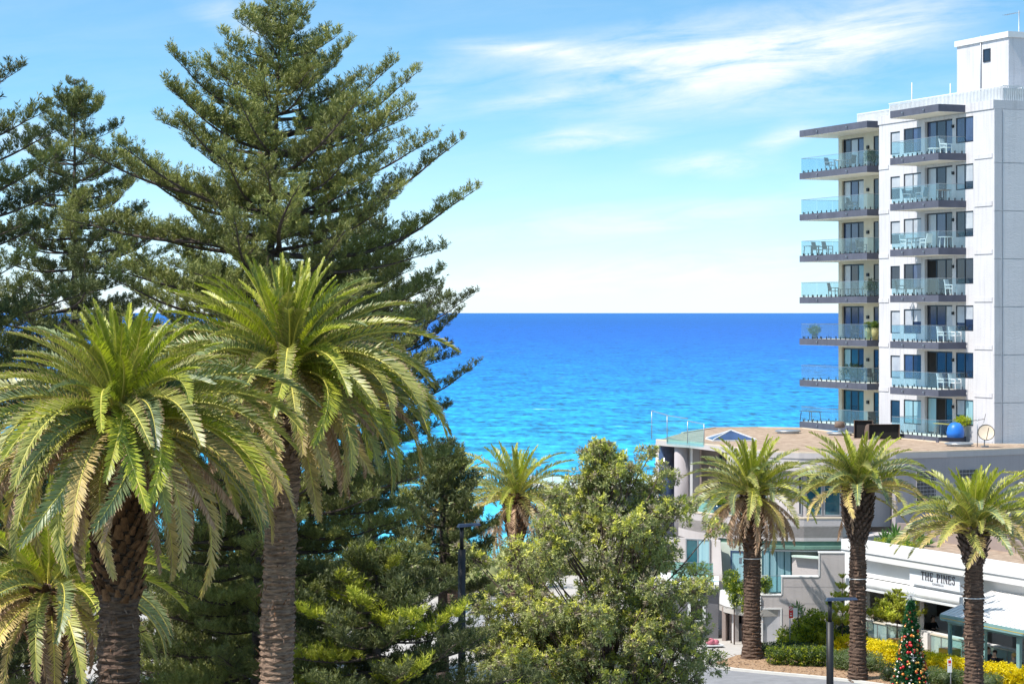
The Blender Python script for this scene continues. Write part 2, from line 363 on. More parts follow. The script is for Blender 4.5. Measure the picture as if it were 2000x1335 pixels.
M['gold'] = surf('gold_planter', (.60, .42, .05), .4, .5, var=.15)
M['pot_blue'] = surf('blue_glazed_pot', (.03, .09, .15), .2, .6)
M['plastic_white'] = surf('white_plastic', (.75, .76, .76), .5, .4)
M['sling'] = surf('grey_sling', (.10, .11, .13), .7, .2)
M['wicker'] = surf('dark_wicker', (.05, .045, .045), .8, .2, scale=20, var=.4)
M['blue_cover'] = surf('blue_plastic_cover', (.02, .17, .62), .4, .4)
M['rust'] = surf('weathered_duct', (.21, .15, .12), .8, .2, col2=(.12, .085, .07), scale=3)
M['red'] = surf('red_enamel', (.62, .02, .02), .4, .5, var=.05)
M['wood'] = surf('table_timber', (.30, .20, .12), .7, .3)
# ------------------------------------------------------------------ terrain and sea
def ground_z(x, y):
    k = max(0.0, min(1.0, (y - 160) / 75.0)); k = k * k * (3 - 2 * k)
    return -7.6 * k
def ground():
    ys = list(range(-60, 150, 15)) + [160, 170, 180, 190, 200, 208, 216, 224, 232, 240, 252, 270]
    xs = list(range(-260, 261, 20)); V = []; F = []; MI = []
    for y in ys:
        for x in xs: V.append((x, y, ground_z(x, y)))
    nx = len(xs)
    for j in range(len(ys) - 1):
        for i in range(nx - 1):
            F.append((j * nx + i, j * nx + i + 1, (j + 1) * nx + i + 1, (j + 1) * nx + i)); MI.append(1 if ys[j] >= 190 else 0)
    me = np_mesh('ground', V, [np.array(F)], [M['lawn'], M['sand']], [np.array(MI)], True)
    props(inst('ground', me), 'sunlit ground under the trees running down to the beach sand', kind='structure')
ground()

def sea_mat():
    m, nt, b = new_mat('sea_water'); N = nt.nodes; L = nt.links
    geo = N.new('ShaderNodeNewGeometry'); sep = N.new('ShaderNodeSeparateXYZ'); L.new(geo.outputs['Position'], sep.inputs[0])
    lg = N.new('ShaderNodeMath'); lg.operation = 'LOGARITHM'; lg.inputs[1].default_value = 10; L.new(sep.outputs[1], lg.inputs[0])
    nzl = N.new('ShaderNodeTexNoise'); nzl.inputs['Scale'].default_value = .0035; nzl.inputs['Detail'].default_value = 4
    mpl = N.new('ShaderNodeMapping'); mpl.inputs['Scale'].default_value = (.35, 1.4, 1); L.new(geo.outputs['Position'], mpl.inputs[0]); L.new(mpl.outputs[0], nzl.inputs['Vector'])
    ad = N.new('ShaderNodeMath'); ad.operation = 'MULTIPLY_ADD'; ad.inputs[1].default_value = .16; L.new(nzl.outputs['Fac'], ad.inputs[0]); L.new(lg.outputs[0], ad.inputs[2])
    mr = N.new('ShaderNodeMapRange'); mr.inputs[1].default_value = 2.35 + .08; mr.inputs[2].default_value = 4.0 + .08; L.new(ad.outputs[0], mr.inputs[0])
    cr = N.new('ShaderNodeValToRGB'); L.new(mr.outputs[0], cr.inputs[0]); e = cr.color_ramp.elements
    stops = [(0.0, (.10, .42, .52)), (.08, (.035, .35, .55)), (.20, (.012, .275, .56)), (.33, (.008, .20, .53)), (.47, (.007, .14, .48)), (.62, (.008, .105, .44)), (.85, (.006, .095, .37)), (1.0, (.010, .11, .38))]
    e[0].position, e[0].color = stops[0][0], c4(stops[0][1]); e[1].position, e[1].color = stops[-1][0], c4(stops[-1][1])
    for p, c in stops[1:-1]:
        k = e.new(p); k.color = c4(c)
    # wind waves: trough shade and crest glints painted into the colour, then whitecaps
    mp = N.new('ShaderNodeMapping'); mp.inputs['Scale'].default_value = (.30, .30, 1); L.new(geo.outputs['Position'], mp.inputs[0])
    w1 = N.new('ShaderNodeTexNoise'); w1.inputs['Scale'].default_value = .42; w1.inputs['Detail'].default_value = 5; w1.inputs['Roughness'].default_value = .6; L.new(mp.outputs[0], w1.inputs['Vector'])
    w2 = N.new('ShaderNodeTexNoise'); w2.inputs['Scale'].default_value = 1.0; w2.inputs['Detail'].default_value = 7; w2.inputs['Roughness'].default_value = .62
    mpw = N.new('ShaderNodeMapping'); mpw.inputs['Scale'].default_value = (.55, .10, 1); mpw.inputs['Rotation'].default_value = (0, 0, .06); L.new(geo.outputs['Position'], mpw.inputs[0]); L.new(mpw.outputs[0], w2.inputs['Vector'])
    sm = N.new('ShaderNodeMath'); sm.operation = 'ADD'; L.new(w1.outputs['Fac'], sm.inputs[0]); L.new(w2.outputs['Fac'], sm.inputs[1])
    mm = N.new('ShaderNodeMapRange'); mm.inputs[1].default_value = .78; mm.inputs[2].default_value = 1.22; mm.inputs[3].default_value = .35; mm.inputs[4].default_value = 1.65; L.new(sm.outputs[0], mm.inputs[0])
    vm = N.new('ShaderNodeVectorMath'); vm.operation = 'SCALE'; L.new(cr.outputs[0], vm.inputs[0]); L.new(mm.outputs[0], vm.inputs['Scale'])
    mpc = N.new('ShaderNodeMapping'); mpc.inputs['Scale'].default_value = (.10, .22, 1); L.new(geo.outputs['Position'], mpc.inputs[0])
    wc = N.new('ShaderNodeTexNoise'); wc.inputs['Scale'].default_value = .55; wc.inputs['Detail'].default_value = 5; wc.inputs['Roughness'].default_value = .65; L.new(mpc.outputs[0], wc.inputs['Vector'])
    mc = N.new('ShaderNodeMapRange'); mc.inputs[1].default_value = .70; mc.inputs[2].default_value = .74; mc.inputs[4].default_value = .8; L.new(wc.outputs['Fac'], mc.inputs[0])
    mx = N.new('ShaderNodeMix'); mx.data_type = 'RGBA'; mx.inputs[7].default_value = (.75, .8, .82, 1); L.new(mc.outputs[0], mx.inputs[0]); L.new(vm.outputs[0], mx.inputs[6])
    L.new(mx.outputs[2], b.inputs['Base Color'])
    b.inputs['Roughness'].default_value = .38; b.inputs['Specular IOR Level'].default_value = .05
    bp = N.new('ShaderNodeBump'); bp.inputs['Strength'].default_value = .5; bp.inputs['Distance'].default_value = .5
    L.new(sm.outputs[0], bp.inputs['Height']); L.new(bp.outputs[0], b.inputs['Normal'])
    return m
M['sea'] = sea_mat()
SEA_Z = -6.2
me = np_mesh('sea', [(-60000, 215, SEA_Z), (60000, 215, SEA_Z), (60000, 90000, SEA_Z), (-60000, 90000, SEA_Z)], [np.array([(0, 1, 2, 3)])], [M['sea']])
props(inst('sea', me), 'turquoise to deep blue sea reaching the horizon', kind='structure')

# ------------------------------------------------------------------ foliage tools
def rand_unit(n):
    v = rng.normal(size=(n, 3)); return v / np.linalg.norm(v, axis=1, keepdims=True)
def unit(v): return v / np.maximum(np.linalg.norm(v, axis=1, keepdims=True), 1e-9)
def diamonds(Pn, D, l, w, Nn=None, base=.35):
    """one kite-shaped leaf per row: returns V (4n,3), F (n,4)"""
    n = len(Pn); D = unit(D)
    if Nn is None: Nn = rand_unit(n)
    S = unit(np.cross(D, Nn)); l = np.broadcast_to(np.asarray(l, float), (n,))[:, None]; w = np.broadcast_to(np.asarray(w, float), (n,))[:, None]
    up = np.cross(S, D)
    V = np.stack([Pn, Pn + D * l * base - S * w / 2 + up * w * .15, Pn + D * l, Pn + D * l * base + S * w / 2 + up * w * .15], 1).reshape(-1, 3)
    return V, np.arange(4 * n).reshape(n, 4)
class Soup:
    def __init__(s): s.V = []; s.F = []; s.M = []; s.n = 0
    def add(s, V, F, m):
        s.V.append(V); s.F.append(F + s.n); s.M.append(np.full(len(F), m)); s.n += len(V)
    def add_mb(s, mb):
        V = np.array(mb.v, dtype=float)
        for k in (3, 4):
            idx = [i for i, f in enumerate(mb.f) if len(f) == k]
            if idx: s.F.append(np.array([mb.f[i] for i in idx]) + s.n); s.M.append(np.array([mb.m[i] for i in idx]))
        s.V.append(V); s.n += len(V)
    def mesh(s, name, mats): return np_mesh(name, np.concatenate(s.V), s.F, mats, s.M)

# ------------------------------------------------------------------ palms
def frond_mesh(L, bend, kind, seed, n=80, vee=28, lf=.46, w=.034):
    r = np.random.default_rng(seed); K = 16
    s = np.linspace(0, 1, K); th = -R(bend) * s ** 1.35
    side = r.normal() * .10
    T = np.stack([np.cos(th), side * s, np.sin(th)], 1); T = unit(T)
    pts = np.zeros((K, 3))
    for i in range(1, K): pts[i] = pts[i - 1] + (T[i - 1] + T[i]) / 2 * L / (K - 1)
    mb = MB(); rad = [max(.006, .050 * (1 - .85 * t) * (L / 4.5)) for t in s]
    mb.tube([tuple(p) for p in pts], rad, 4, 2, False, False)
    S = Soup(); S.add_mb(mb)
    t = np.linspace(.10, .995, n) + r.normal(size=n) * .003; t = np.clip(t, .08, 1)
    Pn = np.stack([np.interp(t, s, pts[:, k]) for k in range(3)], 1)
    Tn = unit(np.stack([np.interp(t, s, T[:, k]) for k in range(3)], 1))
    Y = np.tile([0, 1.0, 0], (n, 1)); Y = unit(Y - Tn * (Y * Tn).sum(1)[:, None]); Un = np.cross(Tn, Y)
    shape = np.clip(np.sin(np.pi * (.10 + .86 * t)), 0, 1) ** .55
    for sg in (-1, 1):
        ln = lf * shape * (1 + r.normal(size=n) * .08) * (L / 4.5)
        fwd = np.radians(66 - 34 * t + r.normal(size=n) * 5)
        if kind == 'dead': v = np.radians(-55 + r.normal(size=n) * 22)
        else: v = np.radians(vee + 8 + r.normal(size=n) * 8)
        out = Y * sg * np.cos(v)[:, None] + Un * np.sin(v)[:, None]
        D = unit(Tn * np.cos(fwd)[:, None] + out * np.sin(fwd)[:, None])
        Wd = unit(Tn - D * (Tn * D).sum(1)[:, None]); up = unit(np.cross(D, Wd)) * sg * -1
        dr = (.035 if kind != 'dead' else .25) * ln[:, None]
        a = Pn - Wd * w * .3; b = Pn + Wd * w * .3
        mid = Pn + D * ln[:, None] * .5 - Un * dr * .25
        c = mid - Wd * w * .5; d = mid + Wd * w * .5
        q = Pn + D * ln[:, None] * .84 - Un * dr * .8
        c2 = q - Wd * w * .28; d2 = q + Wd * w * .28
        tip = Pn + D * ln[:, None] - Un * dr * 1.15
        V = np.stack([a, b, c, d, c2, d2, tip], 1).reshape(-1, 3); o = np.arange(n)[:, None] * 7
        S.add(V, np.concatenate([o + np.array([[0, 1, 3, 2]]), o + np.array([[2, 3, 5, 4]])]), 0)
        S.F.append(o + np.array([[4, 5, 6]]) + S.n - len(V)); S.M.append(np.full(n, 1))
    base = {'green': 'frond', 'young': 'frond_young', 'old': 'frond_old', 'dead': 'frond_dead'}[kind]
    tip = {'green': 'frond', 'young': 'frond_young', 'old': 'tip_dry', 'dead': 'frond_dead'}[kind]
    if kind == 'green' and seed % 2: tip = 'tip_dry'
    if kind == 'green' and seed in (6, 8, 10): base = 'frond_shade'; tip = 'frond_shade' if seed == 6 else 'tip_dry'
    return S.mesh('frond', [M[base], M[tip], M['rachis_dead' if kind == 'dead' else 'rachis']])
def frond_set(n, w=.034, k=1.0):
    Q = {}
    Q['spear'] = [frond_mesh(3.3, b, 'young', s, n, 30, .50 * k, w) for s, b in ((1, 8), (2, 22), (3, 30))]
    Q['up'] = [frond_mesh(4.2, b, kd, s, n, 26, .52 * k, w) for s, b, kd in ((4, 38, 'young'), (5, 50, 'green'), (6, 62, 'green'))]
    Q['mid'] = [frond_mesh(4.6, b, kd, s, n, 24, .55 * k, w) for s, b, kd in ((7, 72, 'green'), (8, 84, 'green'), (9, 95, 'green'), (22, 80, 'young'))]
    Q['low'] = [frond_mesh(4.6, b, kd, s, n, 16, .54 * k, w) for s, b, kd in ((10, 78, 'green'), (11, 92, 'old'), (12, 70, 'old'), (24, 88, 'old'), (25, 80, 'green'))]
    Q['dead'] = [frond_mesh(3.9, b, 'dead', s, n, 0, .42 * k, w) for s, b in ((13, 55), (14, 68), (15, 40))] + [frond_mesh(4.3, 62, 'old', 17, n, 5, .5 * k, w)]
    return Q
FR_NEAR = frond_set(112, .038, .82)
FR_FAR = frond_set(46, .062, 1.05)
def boot_mesh(mat):
    mb = MB(); w, t, h = .11, .035, .20
    mb.add([(0, -w, -.06), (0, w, -.06), (.05, w * .8, -.06), (.05, -w * .8, -.06), (.10, -w * .45, h), (.10, w * .45, h), (.15, w * .35, h * .93), (.15, -w * .35, h * .93)],
           [(0, 3, 2, 1), (4, 5, 6, 7), (0, 1, 5, 4), (1, 2, 6, 5), (2, 3, 7, 6), (3, 0, 4, 7)])
    return mb.mesh('leaf_boot', mat)
BOOT = {k: boot_mesh(M[k]) for k in ('boot', 'boot_grey')}
def palm(base, zc, r0, nf, FR, label, scale=1.0, seed=0, trunk_mat='bark_palm', boots=(2.4, 160), neck=1.35, dead=.2, boot_mat='boot', lean=(0, 0), boot_parts=True, bare=None, group=None, spread=1.0, span=112, spear=1.0):
    rd = random.Random(seed); H = zc - base[2]
    t = empty('palm_tree', base, 0, label, 'palm tree', group)
    # trunk with leaf-scar rings
    mb = MB(); rings = int(H / .085); n = 20; pts = []; rad = []; vs = []
    for i in range(rings + 1):
        z = H * i / rings; k = z / H
        rr = r0 * (1.25 - .25 * min(1, z / .8)) * (1 - .10 * k) * (1 + .035 * math.sin(z * 1.3 + seed) + .025 * math.sin(z * 3.1 + seed * 2)) * (1 + rd.uniform(-.03, .03))
        up = max(0, (z - (H - boots[0])) / boots[0]); rr *= 1 + (neck - 1) * math.sin(min(1, up * 1.15) * math.pi * .62)
        if i == rings: rr *= .55
        ph = rd.random() * 6
        for a in range(n):
            an = 2 * math.pi * a / n
            q = 1 + (.055 if i % 2 else -.055) + .035 * math.sin(a * 5 + ph) + rd.uniform(-.05, .05)
            vs.append((lean[0] * k * k + rr * q * math.cos(an), lean[1] * k * k + rr * q * math.sin(an), z + rd.uniform(-.03, .03)))
    F = []
    for i in range(rings):
        for a in range(n): F.append((i * n + a, i * n + (a + 1) % n, (i + 1) * n + (a + 1) % n, (i + 1) * n + a))
    F2 = [tuple(rings * n + a for a in range(n))]
    mb.v = vs; mb.f = F + F2; mb.m = [0] * len(mb.f); mb.sm = [False] * len(mb.f)
    mb.build('trunk', M[trunk_mat], t)
    top = Vector((lean[0], lean[1], H))
    nf_ = 520 if boot_parts else 160; zf = rng.random(nf_) * H * .95; af = rng.random(nf_) * 6.283; rf = r0 * (1 - .1 * zf / H) * 1.0
    Pf = np.stack([lean[0] * (zf / H) ** 2 + rf * np.cos(af), lean[1] * (zf / H) ** 2 + rf * np.sin(af), zf], 1)
    Df = np.stack([np.cos(af) * .45, np.sin(af) * .45, rng.uniform(-1.2, .7, nf_)], 1)
    Vf, Ff = diamonds(Pf, Df, rng.uniform(.10, .30, nf_), .05); fo_ = inst('trunk_fibre', np_mesh('trunk_fibre', Vf, [Ff], [M['bark_palm_light'], M['boot']], [rng.integers(0, 2, nf_)]), t); fo_['kind'] = 'stuff'
    # old leaf bases below the crown
    nb = boots[1]; S = Soup(); me = BOOT[boot_mat]
    bv = np.array([v.co[:] for v in me.vertices]); bf = np.array([p.vertices[:] for p in me.polygons])
    for i in range(nb):
        k = (i + .5) / nb; z = H - .1 - boots[0] * (k ** 1.1); an = i * 2.39996
        kk = z / H; up = max(0, (z - (H - boots[0])) / boots[0])
        rr = r0 * (1 - .10 * kk) * (1 + (neck - 1) * math.sin(min(1, up * 1.15) * math.pi * .62)) - .02
        s_ = rd.uniform(.8, 1.25) * (1.5 - .6 * k) * (r0 / .5)
        loc = Vector((lean[0] * kk * kk + rr * math.cos(an), lean[1] * kk * kk + rr * math.sin(an), z))
        rot = Euler((rd.uniform(-.15, .15), rd.uniform(-.1, .45), an))
        if boot_parts: inst('leaf_boot', me, t, loc, rot, s_)
        else:
            mt = np.array((Matrix.Translation(loc) @ rot.to_matrix().to_4x4() @ Matrix.Scale(s_, 4)))
            S.add(bv @ mt[:3, :3].T + mt[:3, 3], bf, 0)
    if not boot_parts and nb:
        o = inst('leaf_boots', S.mesh('leaf_boots', [M[boot_mat]]), t); o['kind'] = 'stuff'
    # crown
    for i in range(nf):
        k = (i + .5) / nf; an = i * 2.39996 + rd.uniform(-.2, .2)
        el = 86 - span * k ** .92 + rd.uniform(-7, 7)
        if k < .15: q = 'spear'
        elif k < .39: q = 'up'
        elif k < .68: q = 'mid'
        elif k < 1 - dead: q = 'low'
        else: q = 'dead'
        if q == 'dead': el = rd.uniform(-58, -5)
        me = rd.choice(FR[q]); e = R(el)
        rb = .28 * (k ** .5) * (r0 / .5) * math.cos(e) + .12
        loc = top + Vector((math.cos(an) * rb, math.sin(an) * rb, .15 - .55 * k * (r0 / .5)))
        rot = (Matrix.Rotation(an, 4, 'Z') @ Matrix.Rotation(-e, 4, 'Y') @ Matrix.Rotation(R(rd.gauss(0, 16)), 4, 'X')).to_euler()
        inst('frond', me, t, loc, rot, scale * rd.uniform(.86, 1.10) * (spread if q in ('mid', 'low') else (spear if q in ('spear', 'up') else 1)))
    return t

# ------------------------------------------------------------------ Norfolk pines
def pine_branch(L, seed, mats, dens=1.0, tuft=.17, tw=.027, sag=.12, rise=.30):
    r = np.random.default_rng(seed); K = 14; s = np.linspace(0, 1, K)
    X = L * s; Z = L * (-sag * np.sin(np.pi * np.minimum(1, s * 1.15)) + rise * s ** 3.2); Yv = L * .03 * np.sin(s * 5 + seed)
    pts = np.stack([X, Yv, Z], 1); mb = MB()
    mb.tube([tuple(p) for p in pts], [max(.012, .016 * L * (1 - .9 * t)) for t in s], 5, 0, False)
    PP = []; DD = []; LL = []
    def fingers(q, d, ln):
        """short upturned brushes of needles standing along a twig"""
        k = len(q); m_ = 17
        fd = np.array([0, 0, .85]) + d * .45 + r.normal(size=(k, 3)) * .28; fd = fd / np.linalg.norm(fd, axis=1, keepdims=True)
        fl = ln * r.uniform(.6, 1.3, k); u = r.random((k, m_, 1))
        pos = q[:, None, :] + fd[:, None, :] * fl[:, None, None] * u
        rad = r.normal(size=(k, m_, 3)); rad -= (rad * fd[:, None, :]).sum(2, keepdims=True) * fd[:, None, :]
        rad /= np.maximum(np.linalg.norm(rad, axis=2, keepdims=True), 1e-6)
        dd = fd[:, None, :] * .75 + rad * .75
        PP.append(pos.reshape(-1, 3)); DD.append(dd.reshape(-1, 3)); LL.append(np.repeat(tuft * r.uniform(.75, 1.25, k), m_))
    nb = max(6, int(L * 5.2 * dens))
    for i in range(nb):
        t = .16 + .84 * (i + r.random() * .9) / nb; t = min(t, 1)
        p = np.array([np.interp(t, s, pts[:, k]) for k in range(3)]); p2 = np.array([np.interp(min(1, t + .03), s, pts[:, k]) for k in range(3)]); p1 = np.array([np.interp(t - .03, s, pts[:, k]) for k in range(3)])
        T = (p2 - p1) / np.linalg.norm(p2 - p1); sg = 1 if i % 2 else -1
        bl = (.16 * L * (1 - t) ** .7 * min(1, t * 3) + .22) * r.uniform(.6, 1.35); bl = min(bl, 1.25)
        d = T * .62 + np.array([0, sg, 0]) * r.uniform(.3, 1.0) + np.array([0, 0, 1]) * r.uniform(.0, .45); d /= np.linalg.norm(d)
        k = int(bl * 8.5 * dens) + 2; u = np.sort(r.random(k)); u[-1] = 1
        q = p + d * (u * bl)[:, None] + np.array([0, 0, 1]) * (u ** 2)[:, None] * bl * .22 + r.normal(size=(k, 3)) * .05
        fingers(q, d, .26)
        if bl > .35: mb.tube([tuple(p), tuple(p + d * bl * .9 + np.array([0, 0, .18 * bl]))], [.013, .006], 3, 0, False)
    k = max(3, int(L * 2.2)); u = r.uniform(.5, 1, k); q = np.stack([np.interp(u, s, pts[:, j]) for j in range(3)], 1); fingers(q, np.array([1., 0, 0]), .26)
    T = pts[-1] - pts[-2]; T /= np.linalg.norm(T); fingers(pts[-1] + T * np.array([[0.], [.05], [.12]]), T * 1.6, .34)
    PP = np.concatenate(PP); DD = np.concatenate(DD); LL = np.concatenate(LL)
    V, F = diamonds(PP, DD, LL, tw, base=.45)
    S = Soup(); S.add_mb(mb); S.add(V, F, 1)
    return S.mesh('branch', mats)
def pine_set(leaf, dens=1.0, tw=.027, tuft=.17):
    mats = [M['pine_bark'], M[leaf]]
    return [(L, [pine_branch(L, 10 * i + j, mats, dens, tuft, tw, sag=sg, rise=rs) for j, (sg, rs) in enumerate(((.05, .10), (.07, .15), (.03, .06)))])
            for i, L in enumerate((1.0, 2.0, 3.2, 4.6, 6.2, 7.8))]
PS_MAIN = pine_set('pine_leaf'); PS_DARK = pine_set('pine_leaf_dark', .9, .032); PS_BRIGHT = pine_set('pine_leaf_bright', 1.0, .032, .20)
def pine(base, ztop, env, PSs, label, seed=0, lean=(0, 0), zlow=2.0, gap=.80, per=7, r0=.34, keep=None, el_top=19, el_low=0, group=None, skip_back=False):
    """env: list of (metres below tip, radius)"""
    rd = random.Random(seed); H = ztop - base[2]
    t = empty('norfolk_pine', base, 0, label, 'pine tree', group)
    n = 14; pts = [(lean[0] * (k / n) ** 1.5, lean[1] * (k / n), H * k / n) for k in range(n + 1)]
    MB().tube(pts, [max(.02, r0 * (1 - k / n) ** .8) for k in range(n + 1)], 9, 0).build('trunk', M['pine_bark'], t)
    z = .25; ek = [e[0] for e in env]; er = [e[1] for e in env]; cnt = 0
    while z < H - zlow:
        f = min(1, z / (H * .5)); e0 = el_top * (1 - f) ** 1.2 + el_low; rad = float(np.interp(z, ek, er))
        for _ in range(3): rad = .5 * rad + .5 * float(np.interp(max(0, z - rad * (math.sin(R(e0)) + .10)), ek, er))
        k = (H - z) / H
        c = Vector((lean[0] * k ** 1.5, lean[1] * k, H - z)); ph = rd.random() * 6.28
        m = per if z > 2 else 5
        for j in range(m):
            an = ph + 6.283 * j / m + rd.uniform(-.22, .22)
            if skip_back and math.sin(an) > .55 and rd.random() < .5: continue
            q_ = rd.uniform(.66, 1.12); Lr = rad * q_
            if rd.random() < .10: Lr *= .6
            if Lr < .25: Lr = .25
            q = rd.random(); Ps = PSs[0] if (len(PSs) == 1 or q < .72) else PSs[1]
            L0, ms = min(Ps, key=lambda a: abs(math.log(a[0] / Lr)))
            el = e0 + rd.uniform(-6, 7)
            rot = (Matrix.Rotation(an, 4, 'Z') @ Matrix.Rotation(-R(el), 4, 'Y') @ Matrix.Rotation(R(rd.gauss(0, 7)), 4, 'X')).to_euler()
            inst('branch', rd.choice(ms), t, c + Vector((0, 0, rd.uniform(-.12, .12))), rot, Lr / L0); cnt += 1
        z += gap * (.55 if z < 2 else rd.uniform(.8, 1.2)) 
    return t

# ---- trees: pines
env_big = [(0, .3), (1.2, 1.8), (2.1, 2.7), (3, 4.4), (4.5, 6.0), (6.7, 7.1), (9, 7.5), (12, 7.4), (15, 6.8), (20, 5.8), (27, 5), (30, 4)]
pine(Vector((-9.4, 85, 0)), 29.7, env_big, [PS_MAIN], 'tallest norfolk pine with its tip cut by the top of the picture', 3, lean=(.9, 0), zlow=2.5, gap=.72, per=7)
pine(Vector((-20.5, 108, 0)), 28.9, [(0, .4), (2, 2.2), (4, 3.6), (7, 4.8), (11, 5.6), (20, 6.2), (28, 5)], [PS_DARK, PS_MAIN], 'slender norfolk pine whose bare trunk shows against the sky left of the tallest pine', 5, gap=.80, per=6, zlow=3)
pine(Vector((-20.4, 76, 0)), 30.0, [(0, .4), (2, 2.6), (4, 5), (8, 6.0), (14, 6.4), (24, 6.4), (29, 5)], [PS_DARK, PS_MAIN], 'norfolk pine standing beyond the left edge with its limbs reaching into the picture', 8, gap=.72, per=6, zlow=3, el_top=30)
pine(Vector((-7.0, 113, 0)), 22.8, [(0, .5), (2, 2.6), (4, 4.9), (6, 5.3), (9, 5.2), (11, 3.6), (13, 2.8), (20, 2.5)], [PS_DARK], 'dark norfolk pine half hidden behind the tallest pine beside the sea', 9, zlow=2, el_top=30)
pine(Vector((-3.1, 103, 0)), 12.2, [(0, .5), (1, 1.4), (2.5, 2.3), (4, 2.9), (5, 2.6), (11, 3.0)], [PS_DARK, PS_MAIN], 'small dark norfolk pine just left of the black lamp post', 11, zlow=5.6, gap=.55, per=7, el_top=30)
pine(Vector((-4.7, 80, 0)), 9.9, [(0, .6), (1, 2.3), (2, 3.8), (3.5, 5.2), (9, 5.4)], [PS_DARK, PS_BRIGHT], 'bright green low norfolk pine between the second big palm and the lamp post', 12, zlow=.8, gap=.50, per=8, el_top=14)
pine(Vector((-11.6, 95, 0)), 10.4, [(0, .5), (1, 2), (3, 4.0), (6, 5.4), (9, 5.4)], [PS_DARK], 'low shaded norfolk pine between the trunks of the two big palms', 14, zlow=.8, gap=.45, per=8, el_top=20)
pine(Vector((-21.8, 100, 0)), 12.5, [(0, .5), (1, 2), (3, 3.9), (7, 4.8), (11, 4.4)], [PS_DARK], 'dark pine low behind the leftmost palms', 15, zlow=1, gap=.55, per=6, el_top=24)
# ---- trees: palms
palm(Vector((-9.9, 58, 0)), 15.5, .54, 176, FR_NEAR, 'large canary palm with rough dark brown trunk, left of the two tall foreground palms', .96, 21, 'bark_palm', (4.6, 300), 1.26, .15, spread=1.10, spear=.80, span=118)
palm(Vector((-6.85, 66, 0)), 16.5, .50, 170, FR_NEAR, 'large canary palm with pale ringed trunk, right of the two tall foreground palms', .99, 34, 'bark_palm_light', (2.6, 180), 1.22, .15, boot_mat='boot_grey', lean=(.45, 0), spread=1.08, spear=.90, span=118)
palm(Vector((-13.9, 69, 0)), 9.9, .5, 84, FR_NEAR, 'shorter canary palm low at the left edge with drooping fronds behind the dark trunk', .98, 44, 'bark_palm', (2, 60), 1.3, .2)
PG = 'small canary palms along the street and the beachfront'
palm(Vector((12.45, 119.5, 0)), 8.75, .46, 104, FR_FAR, 'canary palm before the curved beach building, nearest to the leafy banksia', .80, 51, 'bark_palm', (3.0, 90), 1.25, .34, boot_parts=False, group=PG)
palm(Vector((16.9, 112.6, 0)), 9.45, .42, 84, FR_FAR, 'canary palm with bulging pineapple neck in front of the white cafe parapet', .78, 52, 'bark_palm', (2.6, 200), 1.85, .04, boot_parts=False, span=74, group=PG, boot_mat='boot_grey')
palm(Vector((20.85, 104, 0)), 8.3, .45, 92, FR_FAR, 'canary palm right of the lettered cafe sign with tan fronds hanging on both sides', .78, 65, 'bark_palm', (1.6, 110), 1.42, .0, boot_parts=False, span=74, group=PG, boot_mat='boot_grey')
palm(Vector((27.7, 114, 0)), 8.6, .45, 56, FR_FAR, 'canary palm beyond the right edge with a few fronds reaching in over the cafe', .82, 54, 'bark_palm', (1.6, 40), 1.3, .2, boot_parts=False, group=PG)
palm(Vector((.25, 132, 0)), 7.6, .50, 80, FR_FAR, 'canary palm by the sea between the small dark pine and the banksia', .86, 55, 'bark_palm', (2.4, 110), 1.4, .22, boot_parts=False, group=PG)
palm(Vector((-3.75, 140, 0)), 6.9, .46, 62, FR_FAR, 'half hidden canary palm with pale hanging fronds behind the lamp head', .8, 56, 'bark_palm', (1.6, 50), 1.3, .5, boot_parts=False, group=PG)

